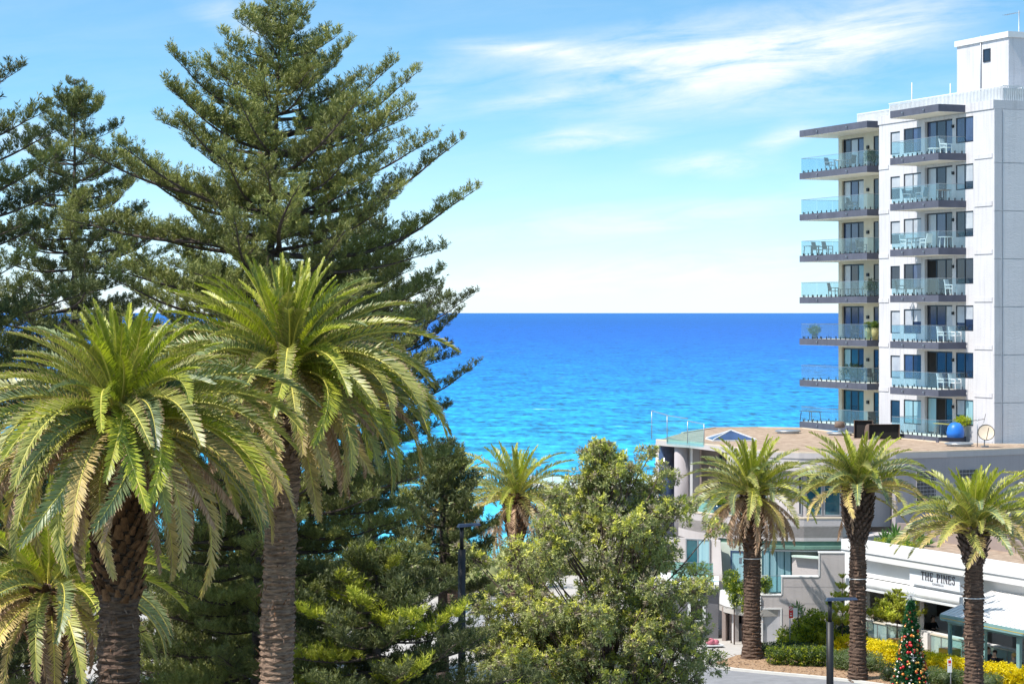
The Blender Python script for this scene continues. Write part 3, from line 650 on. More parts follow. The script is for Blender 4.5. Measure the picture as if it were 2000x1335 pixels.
# ------------------------------------------------------------------ banksia
def rosettes(S, C, n, l, w, up=.55, mi=0, nup=.9):
    """leaf rosettes about centres C with outward axes"""
    m = len(C[0]); Pn = np.repeat(C[0], n, 0); A = np.repeat(C[1], n, 0)
    D = A * up + rand_unit(m * n) * .9
    V, F = diamonds(Pn + rng.normal(size=(m * n, 3)) * .04, D, l * rng.uniform(.65, 1.25, m * n), w, rand_unit(m * n) * .8 + np.array([0, 0, nup]), base=.6)
    S.add(V, F, mi)
def banksia():
    base = Vector((4.0, 100, 0)); t = empty('banksia_tree', base, 0, 'broad leafy coast banksia standing in the middle of the picture before the beach building', 'tree')
    prof = [(870, 1168, 18), (905, 1195, 58), (950, 1205, 96), (1000, 1198, 152), (1050, 1178, 212), (1150, 1162, 232), (1250, 1158, 240), (1335, 1158, 246), (1400, 1155, 238)]
    pys = [p[0] for p in prof]; rd = random.Random(5); lumps = []
    k = FPX / 100.0
    tries = 0
    while len(lumps) < 270 and tries < 9000:
        tries += 1
        py = rd.uniform(872, 1400) if rd.random() < .62 else rd.uniform(1180, 1410); cx = np.interp(py, pys, [p[1] for p in prof]); hw = np.interp(py, pys, [p[2] for p in prof])
        a = rd.uniform(0, 6.283); q = rd.uniform(.02, 1.0) ** .5
        lr = rd.uniform(.45, .95) * min(1, .35 + hw / 220)
        R_ = max(.05, hw / k - lr * .75)
        x = (cx - 1000) / k + R_ * q * math.cos(a); y = R_ * q * math.sin(a) * .95; z = CAMH - (py - 610) / k
        if z < .9: continue
        lumps.append((x - base.x, y, z, lr))
    for (px_, py_, lr) in ((1168, 868, .32), (1150, 900, .35), (1262, 890, .42), (1240, 912, .4), (1390, 1030, .55), (1375, 1140, .5), (1385, 1290, .7), (935, 1100, .5), (905, 1075, .45), (1310, 935, .45), (1345, 985, .5), (1120, 945, .4), (1085, 965, .4), (1290, 915, .35), (930, 1180, .6), (915, 1250, .6), (1182, 880, .25), (1140, 885, .22), (1275, 880, .25)):
        lumps.append(((px_ - 1000) / k - base.x, rd.uniform(-1, 1), CAMH - (py_ - 610) / k, lr))
    mb = MB(); trunk_top = Vector((.2, 0, 4.2))
    mb.tube([(-.4, 0, 0), (-.2, .1, 1.4), (.1, 0, 3), trunk_top], [.34, .27, .24, .18], 8, 0)
    S = Soup()
    for (x, y, z, lr) in lumps:
        c = Vector((x, y, z)); st = Vector((x * .35 + .1, y * .35, max(1.0, z - 1.2 - .45 * math.hypot(x, y)))); mid = st.lerp(c, .5) + Vector((rd.uniform(-.3, .3), rd.uniform(-.3, .3), rd.uniform(-.5, 0)))
        mb.tube([st, mid, c], [.045, .032, .014], 4, 0, False)
        n = int(78 * lr * lr) + 14
        d = rand_unit(n); d[:, 2] = d[:, 2] * .85 + .12; d = unit(d)
        rr = lr * rng.uniform(.35, 1.12, n) ** .7
        C = np.array([x, y, z]) + d * rr[:, None] * np.array([1.1, 1.1, .85])
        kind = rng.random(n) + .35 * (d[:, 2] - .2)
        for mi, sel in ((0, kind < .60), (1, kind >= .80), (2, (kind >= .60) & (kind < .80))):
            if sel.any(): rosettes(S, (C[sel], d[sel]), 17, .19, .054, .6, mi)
        for i in range(0, n, 3): mb.tube([c, tuple(C[i])], [.014, .006], 3, 0, False)
    inst('crown', S.mesh('crown', [M['banksia'], M['banksia_new'], M['banksia_pale']]), t)
    mb.build('trunk', M['branch_grey'], t)
banksia()

# ------------------------------------------------------------------ shrubs and hedges
def shrub(name, label, cat, blobs, mats, weights, leaf=(.10, .05), dens=260, group=None, origin=None, twig=True, up=.3):
    """blobs: (x,y,z,rx,ry,rz) ellipsoids, flat bottomed hedge masses"""
    o = origin or Vector((blobs[0][0], blobs[0][1], 0)); t = empty(name, o, 0, label, cat, group)
    S = Soup(); mb = MB()
    for (x, y, z, rx, ry, rz) in blobs:
        n = int(dens * (rx * ry + rx * rz + ry * rz) * 1.3) + 30
        d = rand_unit(n); rr = rng.uniform(.72, 1.06, n)
        # superellipsoid: squarer clipped shape
        dq = np.sign(d) * np.abs(d) ** .72; dq = dq / np.max(np.abs(dq), axis=1, keepdims=True) * .5 + d * .52
        C = np.array([x - o.x, y - o.y, z]) + dq * rr[:, None] * np.array([rx, ry, rz])
        C += rng.normal(size=(n, 3)) * .03
        C = C[C[:, 2] > .03]; n = len(C); d = unit(C - np.array([x - o.x, y - o.y, z]))
        mi = rng.choice(len(weights), n, p=np.array(weights) / sum(weights))
        for k in range(len(weights)):
            sel = mi == k
            if sel.any(): rosettes(S, (C[sel], d[sel]), 5, leaf[0], leaf[1], up, k)
        mb.tube([(x - o.x, y - o.y, 0), (x - o.x, y - o.y, z)], [.04, .03], 5, 0)
        mb.sphere((x - o.x, y - o.y, z), 1.0, 8, 1)
        nv = 8 * 5
        for i in range(len(mb.v) - nv, len(mb.v)):
            v = mb.v[i]; mb.v[i] = ((v[0] - (x - o.x)) * rx * .70 + x - o.x, (v[1] - (y - o.y)) * ry * .70 + y - o.y, max(.02, (v[2] - z) * rz * .70 + z))
    inst('foliage', S.mesh('foliage', [M[m] for m in mats]), t)
    mb.build('stems', [M['branch_grey'], M[mats[0]]], t)
    return t
# ------------------------------------------------------------------ street level ground sheets
def sheet(name, poly, z, mat, label, kind='structure'):
    MB().prism(poly, z - .3, z, 0).build(name, mat) if False else None
    me = bpy.data.meshes.new(name); me.from_pydata([(x, y, z) for x, y in poly], [], [tuple(range(len(poly)))]); me.materials.append(mat)
    if me.polygons[0].normal.z < 0: me.flip_normals()
    return props(inst(name, me), label, kind=kind)
def pt(px, d): return ((px - 1000) * d / FPX, d)
sheet('plaza', [(-45, 60), (45, 60), (45, 158), (-45, 158)], .004, M['concrete'], 'pale paving between the trees and the buildings')
kerbline = [pt(1330, 118.6), pt(1395, 116.9), pt(1430, 115.9), pt(1460, 115.4), pt(1510, 114.6), pt(1560, 113.9), pt(1600, 113.3), pt(1660, 112.3), pt(1720, 111.0), (20.5, 108), (24, 103), (34, 97)]
sheet('road', kerbline[::-1] + [pt(1330, 100), (0, 75), (45, 70), (45, 97)], .008, M['asphalt'], 'grey asphalt road curving past the garden bed')
MB().wallstrip([Vector(p) for p in kerbline], 0.0, .13, .22).build('kerb', M['kerb'])['kind'] = 'structure'
bed = [(p[0], p[1] + .22) for p in kerbline[1:]] + [(34, 118), pt(2000, 118.6), pt(1690, 126), pt(1640, 126.4), pt(1600, 124.2), pt(1530, 123.0), pt(1500, 121.8), pt(1440, 120.6), pt(1400, 118.2)]
def mulch():
    V = [(x, y, .10) for x, y in bed]
    me = bpy.data.meshes.new('garden_bed'); me.from_pydata(V, [], [tuple(range(len(V)))]); me.materials.append(M['mulch'])
    if me.polygons[0].normal.z < 0: me.flip_normals()
    props(inst('garden_bed', me), 'orange brown bark mulch of the planted bed', kind='structure')
    # loose bark chips and fallen litter
    n = 5200; x = rng.uniform(9, 24, n); y = rng.uniform(108, 121, n)
    line = np.interp(x, [p[0] for p in kerbline], [p[1] for p in kerbline]); ok = (y > line + .35) & (y < line + 5.2) & (x > 10.3); x = x[ok]; y = y[ok]; n = len(x)
    V, F = diamonds(np.stack([x, y, np.full(n, .115)], 1), np.stack([rng.normal(size=n), rng.normal(size=n), rng.uniform(-.05, .25, n)], 1), rng.uniform(.05, .16, n), .04)
    props(inst('bark_chips', np_mesh('bark_chips', V, [F], [M['mulch'], M['rust']], [rng.integers(0, 2, len(F))])), 'loose bark chips scattered over the garden bed', kind='stuff')
mulch()

# ------------------------------------------------------------------ facade helper (local frame: x along the wall, y inward, z up)
def facade(mb, u0, u1, z0, z1, v, ops, m=0, mr=None):
    """front wall at y=v with openings (ua,ub,za,zb,depth); reveals go inward (+y)"""
    us = sorted(set([u0, u1] + [o[0] for o in ops] + [o[1] for o in ops])); zs = sorted(set([z0, z1] + [o[2] for o in ops] + [o[3] for o in ops]))
    for i in range(len(us) - 1):
        for j in range(len(zs) - 1):
            cu, cz = (us[i] + us[i + 1]) / 2, (zs[j] + zs[j + 1]) / 2
            if any(o[0] < cu < o[1] and o[2] < cz < o[3] for o in ops): continue
            mb.add([(us[i], v, zs[j]), (us[i + 1], v, zs[j]), (us[i + 1], v, zs[j + 1]), (us[i], v, zs[j + 1])], [(0, 1, 2, 3)], m)
    mr = m if mr is None else mr
    for a, b, c, d, dp in ops:
        w = v + dp
        mb.add([(a, v, c), (a, w, c), (a, w, d), (a, v, d)], [(0, 1, 2, 3)], mr)
        mb.add([(b, v, c), (b, w, c), (b, w, d), (b, v, d)], [(3, 2, 1, 0)], mr)
        mb.add([(a, v, c), (b, v, c), (b, w, c), (a, w, c)], [(0, 1, 2, 3)], mr)
        mb.add([(a, v, d), (b, v, d), (b, w, d), (a, w, d)], [(3, 2, 1, 0)], mr)
def window(parent, a, b, c, d, v, kinds, name='window', fw=.07, rail=None, frame=None):
    """frame plus one pane per leaf; the frame front is at y=v"""
    mb = MB(); n = len(kinds); g = .002
    a += g; b -= g; c += g; d -= g
    mb.box((a, v, c), (b, v + .08, c + fw)); mb.box((a, v, d - fw), (b, v + .08, d))
    W = (b - a) / n
    for i in range(n + 1):
        x = a + W * i; x0 = x if i == 0 else (x - fw if i == n else x - fw / 2)
        mb.box((x0, v + .001, c + fw), (x0 + fw, v + .079, d - fw))
    f = mb.build(name, frame or M['frame'], parent)
    for i, k in enumerate(kinds):
        x0 = a + W * i + fw / 2; x1 = a + W * (i + 1) - fw / 2
        if k == 'half':       # blind pulled half way down behind the glass
            zz = c + (d - c) * random.uniform(.3, .6)
            MB().box((x0, v + .03, zz), (x1, v + .05, d - fw / 2)).build('pane', M['pane_blind'], f)
            MB().box((x0, v + .03, c + fw / 2), (x1, v + .05, zz)).build('pane', M['pane_dark'], f)
        else: MB().box((x0, v + .03, c + fw / 2), (x1, v + .05, d - fw / 2)).build('pane', M[k], f)
    return f
def glassline(parent, pts, z0, h, n_per=1.15, rail=True, mat='balus', spig=True, gap=.03, name='glass_panel', railmat='metal'):
    """glass balustrade along a plan polyline; one panel object per bay"""
    sp = MB(); rl = MB()
    for i in range(len(pts) - 1):
        p = Vector(pts[i]); q = Vector(pts[i + 1]); L = (q - p).length; n = max(1, round(L / n_per)); d = (q - p) / L
        for k in range(n):
            a = p + d * (L * k / n + gap / 2); b = p + d * (L * (k + 1) / n - gap / 2)
            mb = MB(); nrm = Vector((-d.y, d.x)) * .006
            mb.prism([tuple(a - nrm), tuple(b - nrm), tuple(b + nrm), tuple(a + nrm)], z0 + .06, z0 + h); mb.build(name, M[mat], parent)
            if spig:
                for f in (.22, .78):
                    c = a.lerp(b, f); sp.box((c.x - .03, c.y - .03, z0), (c.x + .03, c.y + .03, z0 + .17))
        if rail: rl.bar((p.x, p.y, z0 + h + .012), (q.x, q.y, z0 + h + .012), .035, .025)
    if spig: o = sp.build('spigots', M['metal_dark'], parent); o['kind'] = 'stuff'
    if rail: rl.build('handrail', M[railmat], parent)

# ------------------------------------------------------------------ apartment tower
TA = 22.0; AX, AY = 30.08, 143.9
TH = R(TA - 90)
tower = empty('apartment_tower', (AX, AY, 0), TH, 'white apartment tower with charcoal balcony edges and glass balustrades', 'building')
D1 = Vector((math.sin(R(TA)), -math.cos(R(TA)))); D2 = Vector((math.cos(R(TA)), math.sin(R(TA))))
def U(px, v):
    t = (px - 1000) / FPX
    return (t * (AY + v * D2.y) - AX - v * D2.x) / (D1.x - t * D1.y)
SL = [9.65 + 3.0 * k for k in range(7)]       # underside of each slab
TOPZ = 30.72
uE = U(1717, 0); uW1 = (U(1739, 0), U(1757.5, 0)); uW2 = (U(1765, 0), U(1799, 0)); uD = (U(1806, 0), U(1860, 0)); uW4 = (U(1867, 0), U(1901, 0))
ops = []
for i, zb in enumerate(SL):
    fl = zb + .45
    ops += [(uW1[0], uW1[1], fl + .5, fl + 2.02, .14), (uW2[0], uW2[1], fl + .5, fl + 2.12, .14), (uD[0], uD[1], fl, fl + 2.38, .30), (uW4[0], uW4[1], fl + .72, fl + 2.35, .10)]
mb = MB(); facade(mb, uE, 0, 0, TOPZ, 0, ops); mb.build('wall', M['tower_wall'], tower)
# solid remainder of the body
mb = MB(); mb.box((uE, .003, 0), (uE + .25, 14, TOPZ)); mb.box((uE + .25, 1.6, 0), (-.25, 1.8, TOPZ)); mb.box((uE, 14, 0), (0, 14.3, TOPZ)); mb.box((uE + .25, .003, TOPZ - .2), (-.25, 14, TOPZ - .002))
mb.build('wall', M['tower_wall'], tower)
mb = MB(); mb.box((-.25, .003, 0), (-.0, 14, TOPZ)); mb.build('side_wall', M['tower_side'], tower)
MB().box((uE - .06, -.06, TOPZ), (.06, 14.36, TOPZ + .55)).build('parapet', M['tower_wall'], tower)
# render control joints (recess lines modelled as thin proud bands with a shadow gap)
for i, zb in enumerate(SL):
    mb = MB(); mb.box((uW4[1] + .15, -.045, zb + .02), (-.12, -.002, zb + .30)); mb.build('string_course', M['tower_wall'], tower)
    mb = MB(); mb.box((uE + .02, -.045, zb + .02), (U(1736, 0), -.002, zb + .30)); mb.build('string_course', M['tower_wall'], tower)
zs = [0] + [zb - .30 for zb in SL] + [TOPZ]
for i in range(len(zs) - 1):
    mb = MB()
    mb.box((.002, .62, zs[i] + .03), (.07, 7.0, zs[i + 1] - .03)); mb.build('facade_panel', M['tower_side'], tower)
    mb = MB(); mb.box((.002, 7.03, zs[i] + .03), (.07, 13.4, zs[i + 1] - .03)); mb.build('facade_panel', M['tower_side'], tower)
    MB().box((.002, 0, zs[i] + .015), (.085, .56, zs[i + 1] - .015)).build('corner_pier', M['tower_wall'], tower)
rd = random.Random(3)
WK = {0: ['pane_blue', 'pane_blue'], 1: ['half', 'half'], 2: ['pane_blind', 'pane_blind'], 3: ['pane_dark', 'pane_dark'], 4: ['half', 'pane_blind'], 5: ['pane_dark', 'pane_dark'], 6: ['pane_teal', 'pane_blind']}
for i, zb in enumerate(SL):
    fl = zb + .45; j = 6 - i
    k2 = {0: ['pane_dark', 'pane_blue'], 1: ['half', 'half'], 2: ['pane_blind', 'pane_blind'], 3: ['pane_dark', 'pane_blue'], 4: ['half', 'half'], 5: ['pane_blue', 'pane_dark'], 6: ['curtain', 'curtain']}[j]
    k1 = {0: 'pane_blind', 1: 'half', 2: 'half', 3: 'pane_dark', 4: 'pane_blind', 5: 'pane_blind', 6: 'pane_dark'}[j]
    k4 = {0: ['pane_blue', 'pane_blue'], 1: ['pane_blind', 'half'], 2: ['pane_dark', 'half'], 3: ['pane_dark', 'pane_dark'], 4: ['half', 'half'], 5: ['pane_dark', 'pane_dark'], 6: ['half', 'curtain']}[j]
    kd = {0: ['pane_blue', 'pane_dark', 'pane_blue'], 1: ['pane_blind', 'pane_dark', 'pane_blind'], 2: ['pane_blind', 'pane_blue', 'pane_dark'], 3: ['dark_interior', 'pane_dark', 'pane_dark'], 4: ['pane_dark', 'pane_dark', 'pane_blind'], 5: ['dark_interior', 'pane_dark', 'pane_dark'], 6: ['curtain', 'dark_interior', 'pane_dark']}[j]
    window(tower, uW1[0], uW1[1], fl + .5, fl + 2.02, .04, [k1]); window(tower, uW2[0], uW2[1], fl + .5, fl + 2.12, .04, k2)
    window(tower, uW4[0], uW4[1], fl + .72, fl + 2.35, .015, k4)
    window(tower, uD[0], uD[1], fl, fl + 2.38, .20, kd, 'sliding_door', .09)
    MB().box((uD[1] + .08, -.13, fl + 1.75), (uD[1] + .22, -.002, fl + 1.95)).build('wall_light', M['metal_dark'], tower)
# right hand balconies
vB = -2.05; uB0, uB1 = U(1739, vB), U(1833, vB)
def slab(u0, u1, v0, v1, zb, name='balcony', label=None, sides='all', th=.45):
    b = MB().box((u0, v0, zb), (u1, v1, zb + th)).build(name, M['soffit'], tower)
    f = MB(); e = .012
    f.box((u0 - e, v0 - e, zb + .02), (u1, v0 - .001, zb + th + .012)); f.box((u1 + .001, v0 - e, zb + .02), (u1 + e, v1 - .003, zb + th + .012)); f.box((u0 - e, v0, zb + .02), (u0 - .001, v1 - .003, zb + th + .012))
    f.build('fascia', M['charcoal'], b)
    s = MB()
    for t in (.28, .72):
        x = u0 + (u1 - u0) * t; s.box((x - .05, v0 - .12, zb + .22), (x + .05, v0 - .013, zb + .30))
    s.build('overflow_spout', M['metal'], b)
    return b
for i, zb in enumerate(SL):
    b = slab(uB0, uB1, vB, -.003, zb)
    glassline(b, [(uB0 + .06, -.05), (uB0 + .06, vB + .07), (uB1 - .06, vB + .07), (uB1 - .06, -.05)], zb + .46, 1.05)
slab(uB0, uB1, vB, -.003, TOPZ, 'roof_slab', th=.47)
# left wing, set back
vL = 2.6; vF = .35
uL0 = U(1637.5, vL); uL1 = uE + 1.0
lo = []
lD = (U(1644, vL), U(1687, vL)); lW = (U(1706, vL), U(1716, vL))
for zb in SL: fl = zb + .45; lo += [(lD[0], lD[1], fl, fl + 2.36, .25), (lW[0], lW[1], fl, fl + 2.30, .12)]
mb = MB(); facade(mb, uL0, uE + .0, 0, TOPZ, vL, lo); mb.build('wall', M['cream'], tower)
mb = MB(); mb.box((uL0, vL + .003, 0), (uL0 + .25, 14, TOPZ)); mb.box((uL0 + .25, vL + 1.2, 0), (uE - .002, vL + 1.4, TOPZ)); mb.box((uL0 + .25, vL + .003, TOPZ - .2), (uE - .002, 14, TOPZ - .002)); mb.build('wall', M['cream'], tower)
uF0, uF1 = U(1562, vF), U(1693.5, vF)
for i, zb in enumerate(SL):
    fl = zb + .45; j = 6 - i
    kd = {0: ['pane_dark', 'pane_blind', 'pane_blue'], 1: ['half', 'pane_blue', 'pane_blind'], 2: ['pane_blue', 'pane_blue', 'pane_dark'], 3: ['pane_blind', 'pane_dark', 'curtain'], 4: ['pane_blue', 'pane_dark', 'pane_blue'], 5: ['curtain', 'pane_teal', 'pane_dark'], 6: ['pane_teal', 'pane_dark', 'pane_teal']}[j]
    window(tower, lD[0], lD[1], fl, fl + 2.36, vL + .15, kd, 'sliding_door', .11); window(tower, lW[0], lW[1], fl, fl + 2.30, vL + .03, ['pane_dark'])
    MB().box((U(1694, vL), vL - .1, fl + 1.45), (U(1698, vL), vL - .002, fl + 1.68)).build('wall_light', M['metal_dark'], tower)
    b = slab(uF0, uF1, vF, vL - .003, zb)
    b2 = MB().box((uF0, vL - .002, zb + .002), (uL0 - .003, 7, zb + .448)).build('slab_return', M['soffit'], b)
    MB().box((uF0 - .012, vL - .002, zb + .02), (uF0 - .001, 7, zb + .462)).build('fascia', M['charcoal'], b)
    glassline(b, [(uF0 + .08, 6.9), (uF0 + .08, vF + .08), (uF1 - .08, vF + .08), (uF1 - .08, vL - .05)], zb + .46, 1.05, 1.35)
slab(uF0, uF1, vF, vL - .003, TOPZ, 'roof_slab', th=.47)
MB().box((uF0, vL - .002, TOPZ + .002), (uL0 - .003, 7, TOPZ + .468)).build('roof_slab', M['soffit'], tower)
MB().box((uL0 - .002, vL - .002, TOPZ), (uE - .07, 14.3, TOPZ + .468)).build('roof_slab', M['soffit'], tower)
# roof top screen of vertical slats, plant room, poles
mb = MB(); u = uE + .1
while u < -.1: mb.box((u, .75, TOPZ + .55), (u + .05, .79, TOPZ + 1.45)); u += .16
v = .75
while v < 14: mb.box((-.16, v, TOPZ + .55), (-.12, v + .05, TOPZ + 1.45)); v += .16
u = uL0 + 1.5
us_ = U(1674, 3.0)
while us_ < uE: mb.box((us_, 3.0, TOPZ + .47), (us_ + .05, 3.04, TOPZ + 1.45)); us_ += .16
mb.box((U(1674, 3.0), 3.06, TOPZ + .47), (uE, 3.08, TOPZ + 1.4)); mb.bar((U(1674, 3.0), 3.02, TOPZ + 1.47), (uE, 3.02, TOPZ + 1.47), .06, .05)
mb.bar((uE, .77, TOPZ + 1.47), (-.1, .77, TOPZ + 1.47), .06, .05); mb.bar((-.14, .77, TOPZ + 1.47), (-.14, 14, TOPZ + 1.47), .06, .05)
mb.box((uE + .1, .82, TOPZ + .5), (-.3, .84, TOPZ + 1.35)); mb.box((-.22, .84, TOPZ + .5), (-.2, 14, TOPZ + 1.35))
mb.build('roof_screen', M['plastic_white'], tower)
vP = 3.6; uP1 = U(1970, vP); uP0 = U(1869, vP)
MB().box((uP0, vP, TOPZ), (uP1, vP + 5, 35.75)).build('plant_room', M['tower_wall'], tower)
MB().box((uP0 - .12, vP - .12, 35.75), (uP1 + .12, vP + 5.1, 36.12)).build('plant_room_cap', M['white'], tower)
window(tower, U(1921, vP), U(1935, vP), 34.4, 35.25, vP - .05, ['pane_dark'])
MB().tube([(U(1917, vP), vP - .06, TOPZ), (U(1917, vP), vP - .06, 36.2)], .04, 6).build('downpipe', M['metal'], tower)
for px_, h in ((1781, 33.6), (1856, 33.1)):
    MB().tube([(U(px_, 2), 2, TOPZ), (U(px_, 2), 2, h)], [.05, .03], 6).build('roof_pole', M['white'], tower)
mb = MB(); ua = uP1 - .6; mb.tube([(ua, vP + 1.2, 31), (ua, vP + 1.2, 37.6)], .03, 6); mb.bar((ua - 1.7, vP + 1.2, 37.5), (ua + .1, vP + 1.2, 37.45), .03)
for k in range(6): mb.bar((ua - .3 - k * .26, vP + 1.0, 37.48), (ua - .3 - k * .26, vP + 1.4, 37.48), .015)
mb.build('antenna', M['metal'], tower)
MB().box((uP1 + .3, vP + .3, TOPZ + .3), (uP1 + 1.0, vP + 1.2, TOPZ + 1.7)).build('air_conditioner', M['plastic_white'], tower)

# ---- balcony furniture (local to the tower's frame, placed in world)
def TW(u, v, z): return Vector((AX + D1.x * u + D2.x * v, AY + D1.y * u + D2.y * v, z))
def chair_parts(kind):
    a = MB(); a.box((-.25, -.25, .40), (.25, .25, .45)); b = MB(); b.add([(-.24, .24, .44), (.24, .24, .44), (.24, .38, 1.0), (-.24, .38, 1.0), (-.24, .28, .42), (.24, .28, .42), (.24, .43, .99), (-.24, .43, .99)],
          [(0, 1, 2, 3), (7, 6, 5, 4), (0, 4, 5, 1), (1, 5, 6, 2), (2, 6, 7, 3), (3, 7, 4, 0)])
    c = MB()
    for x in (-.26, .26):
        c.bar((x, -.24, 0), (x, -.24, .64), .045); c.bar((x, .24, 0), (x, .30, .64), .045); c.bar((x, -.27, .64), (x, .33, .66), .055)
    f = {'white': ('plastic_white', 'plastic_white'), 'sling': ('sling', 'metal_dark'), 'wicker': ('wicker', 'wicker'), 'blue': ('blue_seat', 'metal')}[kind]
    return a.mesh('seat', M[f[0]]), b.mesh('backrest', M[f[0]]), c.mesh('frame', M[f[1]])
M['blue_seat'] = surf('blue_grey_fabric', (.08, .17, .26), .8, .2)
CH = {k: chair_parts(k) for k in ('white', 'sling', 'wicker', 'blue')}
def chair(loc, rz, kind, label, group=None):
    t = empty('balcony_chair' if group is None else 'balcony_chair', loc, rz, label, 'chair', group)
    for nme, me in zip(('seat', 'backrest', 'frame'), CH[kind]): inst(nme, me, t)
    return t
def table(loc, rz, r, h, topm, legm, label, rect=None, group=None):
    t = empty('table', loc, rz, label, 'table', group)
    mb = MB()
    if rect: mb.box((-rect[0] / 2, -rect[1] / 2, h - .04), (rect[0] / 2, rect[1] / 2, h))
    else: mb.lathe([(r, h - .035), (r, h)], n=18)
    mb.build('tabletop', M[topm], t); lg = MB()
    xx, yy = ((rect[0] / 2 - .06, rect[1] / 2 - .06) if rect else (r * .6, r * .6))
    for sx in (-1, 1):
        for sy in (-1, 1): lg.bar((sx * xx, sy * yy, 0), (sx * xx * .9, sy * yy * .9, h - .04), .045)
    lg.build('legs', M[legm], t); return t
def pot(name, loc, r, h, mat, label, cat='planter', leafm='hedge', pr=.35, ph=.5, square=False):
    t = empty(name, loc, 0, label, cat); mb = MB()
    if square: mb.box((-r, -r, 0), (r, r, h)); mb.box((-r * .85, -r * .85, h), (r * .85, r * .85, h + .005))
    else: mb.lathe([(r * .7, 0), (r, h * .55), (r * .92, h), (r * .8, h), (r * .8, h * .9)], n=14)
    mb.build('pot', M[mat], t); S = Soup(); n = int(120 * max(1, pr / .35))
    d = rand_unit(n); C = d * rng.uniform(.3, 1, n)[:, None] * np.array([pr, pr, ph * .6]) + np.array([0, 0, h + ph * .45])
    rosettes(S, (C, d), 5, .16, .05, .6, 0); inst('plant', S.mesh('plant', [M[leafm]]), t)
    return t
fz = [zb + .462 for zb in SL][::-1]      # floor levels, top first
names = ['top', 'second highest', 'third highest', 'fourth highest', 'third lowest', 'second lowest', 'lowest']
RZ = TH
def rb(px_, v): return U(px_, v)
# right stack
chair(TW(rb(1848, -.9), -.9, fz[0]), RZ + 1.9, 'white', 'white armchair on the top right-hand balcony of the tower')
table(TW(rb(1826, -1.0), -1.0, fz[0]), RZ, .45, .45, 'plastic_white', 'plastic_white', 'low white table beside the white armchair on the top right-hand balcony')
chair(TW(rb(1775, -1.0), -1.0, fz[1]), RZ + 2.1, 'blue', 'blue grey chair at the left end of the second highest right-hand balcony')
chair(TW(rb(1800, -1.1), -1.1, fz[1]), RZ - 1.2, 'blue', 'blue grey chair in the middle of the second highest right-hand balcony')
table(TW(rb(1843, -1.0), -1.0, fz[1]), RZ, .5, .72, 'rust', 'metal', 'brown table at the right end of the second highest right-hand balcony')
for k, (px_, rz) in enumerate(((1770, 1.8), (1808, -1.4))): chair(TW(rb(px_, -1.0), -1.0, fz[2]), RZ + rz, 'white', ('white chair left of the dining table' if k == 0 else 'white chair right of the dining table') + ' on the third highest right-hand balcony')
table(TW(rb(1789, -1.0), -1.0, fz[2]), RZ, .5, .74, 'sling', 'metal', 'dark dining table on the third highest right-hand balcony', rect=(1.3, .8))
table(TW(rb(1848, -1.0), -1.0, fz[2]), RZ, .5, .72, 'plastic_white', 'plastic_white', 'white table at the right end of the third highest right-hand balcony')
chair(TW(rb(1760, -1.0), -1.0, fz[3]), RZ + 2.4, 'wicker', 'dark wicker chair at the left end of the fourth highest right-hand balcony')
table(TW(rb(1785, -1.1), -1.1, fz[3]), RZ, .5, .45, 'wicker', 'wicker', 'low dark wicker table on the fourth highest right-hand balcony', rect=(1.2, .7))
chair(TW(rb(1858, -.8), -.8, fz[3]), RZ + 2.0, 'white', 'white chair at the right end of the fourth highest right-hand balcony')
for lv in (4, 5):
    for k, px_ in enumerate((1843, 1866)):
        chair(TW(rb(px_, -.8), -.8, fz[lv]), RZ + 1.8, 'white', ('left' if k == 0 else 'right') + ' one of the two white chairs on the ' + names[lv] + ' right-hand balcony')
table(TW(rb(1845, -1.0), -1.0, fz[6]), RZ, .6, .8, 'gold', 'metal', 'tall table with plants above it on the lowest right-hand balcony', rect=(1.8, .6))
# blue domed cover
t = empty('covered_stack', TW(rb(1866, -1.25), -1.25, fz[6]), RZ, 'bright blue domed cover standing on the lowest right-hand balcony', 'cover')
MB().lathe([(.52, 0), (.56, .30), (.49, .66), (.30, .90), (.02, .96)], n=18).build('cover', M['blue_cover'], t)
pot('potted_plant', TW(rb(1880, -.4), -.4, fz[6]), .18, .8, 'metal', 'leafy pot plant by the wall on the lowest right-hand balcony', 'plant', 'lime_leaf', .5, .5)
# left stack
def lb(px_, v=1.3): return U(px_, v)
for px_, rz, lvl, kind, lab in ((1622, 2.0, 0, 'blue', 'left blue grey chair on the top left-hand balcony'), (1660, -1.2, 0, 'wicker', 'dark chair before the door on the top left-hand balcony'),
        (1664, 2.0, 1, 'sling', 'dark chair on the second highest left-hand balcony'), (1597, 2.0, 2, 'sling', 'left of two dark sling chairs on the third highest left-hand balcony'),
        (1617, 2.0, 2, 'sling', 'second from left dark sling chair on the third highest left-hand balcony'), (1683, 2.0, 2, 'sling', 'dark sling chair near the corner of the third highest left-hand balcony'),
        (1628, 2.2, 3, 'sling', 'reclined dark chair on the fourth highest left-hand balcony'), (1675, 2.0, 4, 'sling', 'dark chair on the third lowest left-hand balcony'), (1702, 1.6, 5, 'wicker', 'dark chair at the wall on the second lowest left-hand balcony'),
        (1706, 1.4, 6, 'wicker', 'folded brown chair at the wall on the lowest left-hand balcony')):
    chair(TW(lb(px_), 1.3, fz[lvl]), RZ + rz, kind, lab)
table(TW(lb(1640), 1.3, fz[0]), RZ, .5, .72, 'metal', 'metal', 'grey table on the top left-hand balcony')
table(TW(lb(1585), 1.3, fz[2]), RZ, .45, .74, 'sling', 'metal_dark', 'dark table at the far end of the third highest left-hand balcony', rect=(1.2, .8))
table(TW(lb(1665), 1.2, fz[3]), RZ, .6, .55, 'wicker', 'wicker', 'long dark wicker table on the fourth highest left-hand balcony', rect=(2.2, .8))
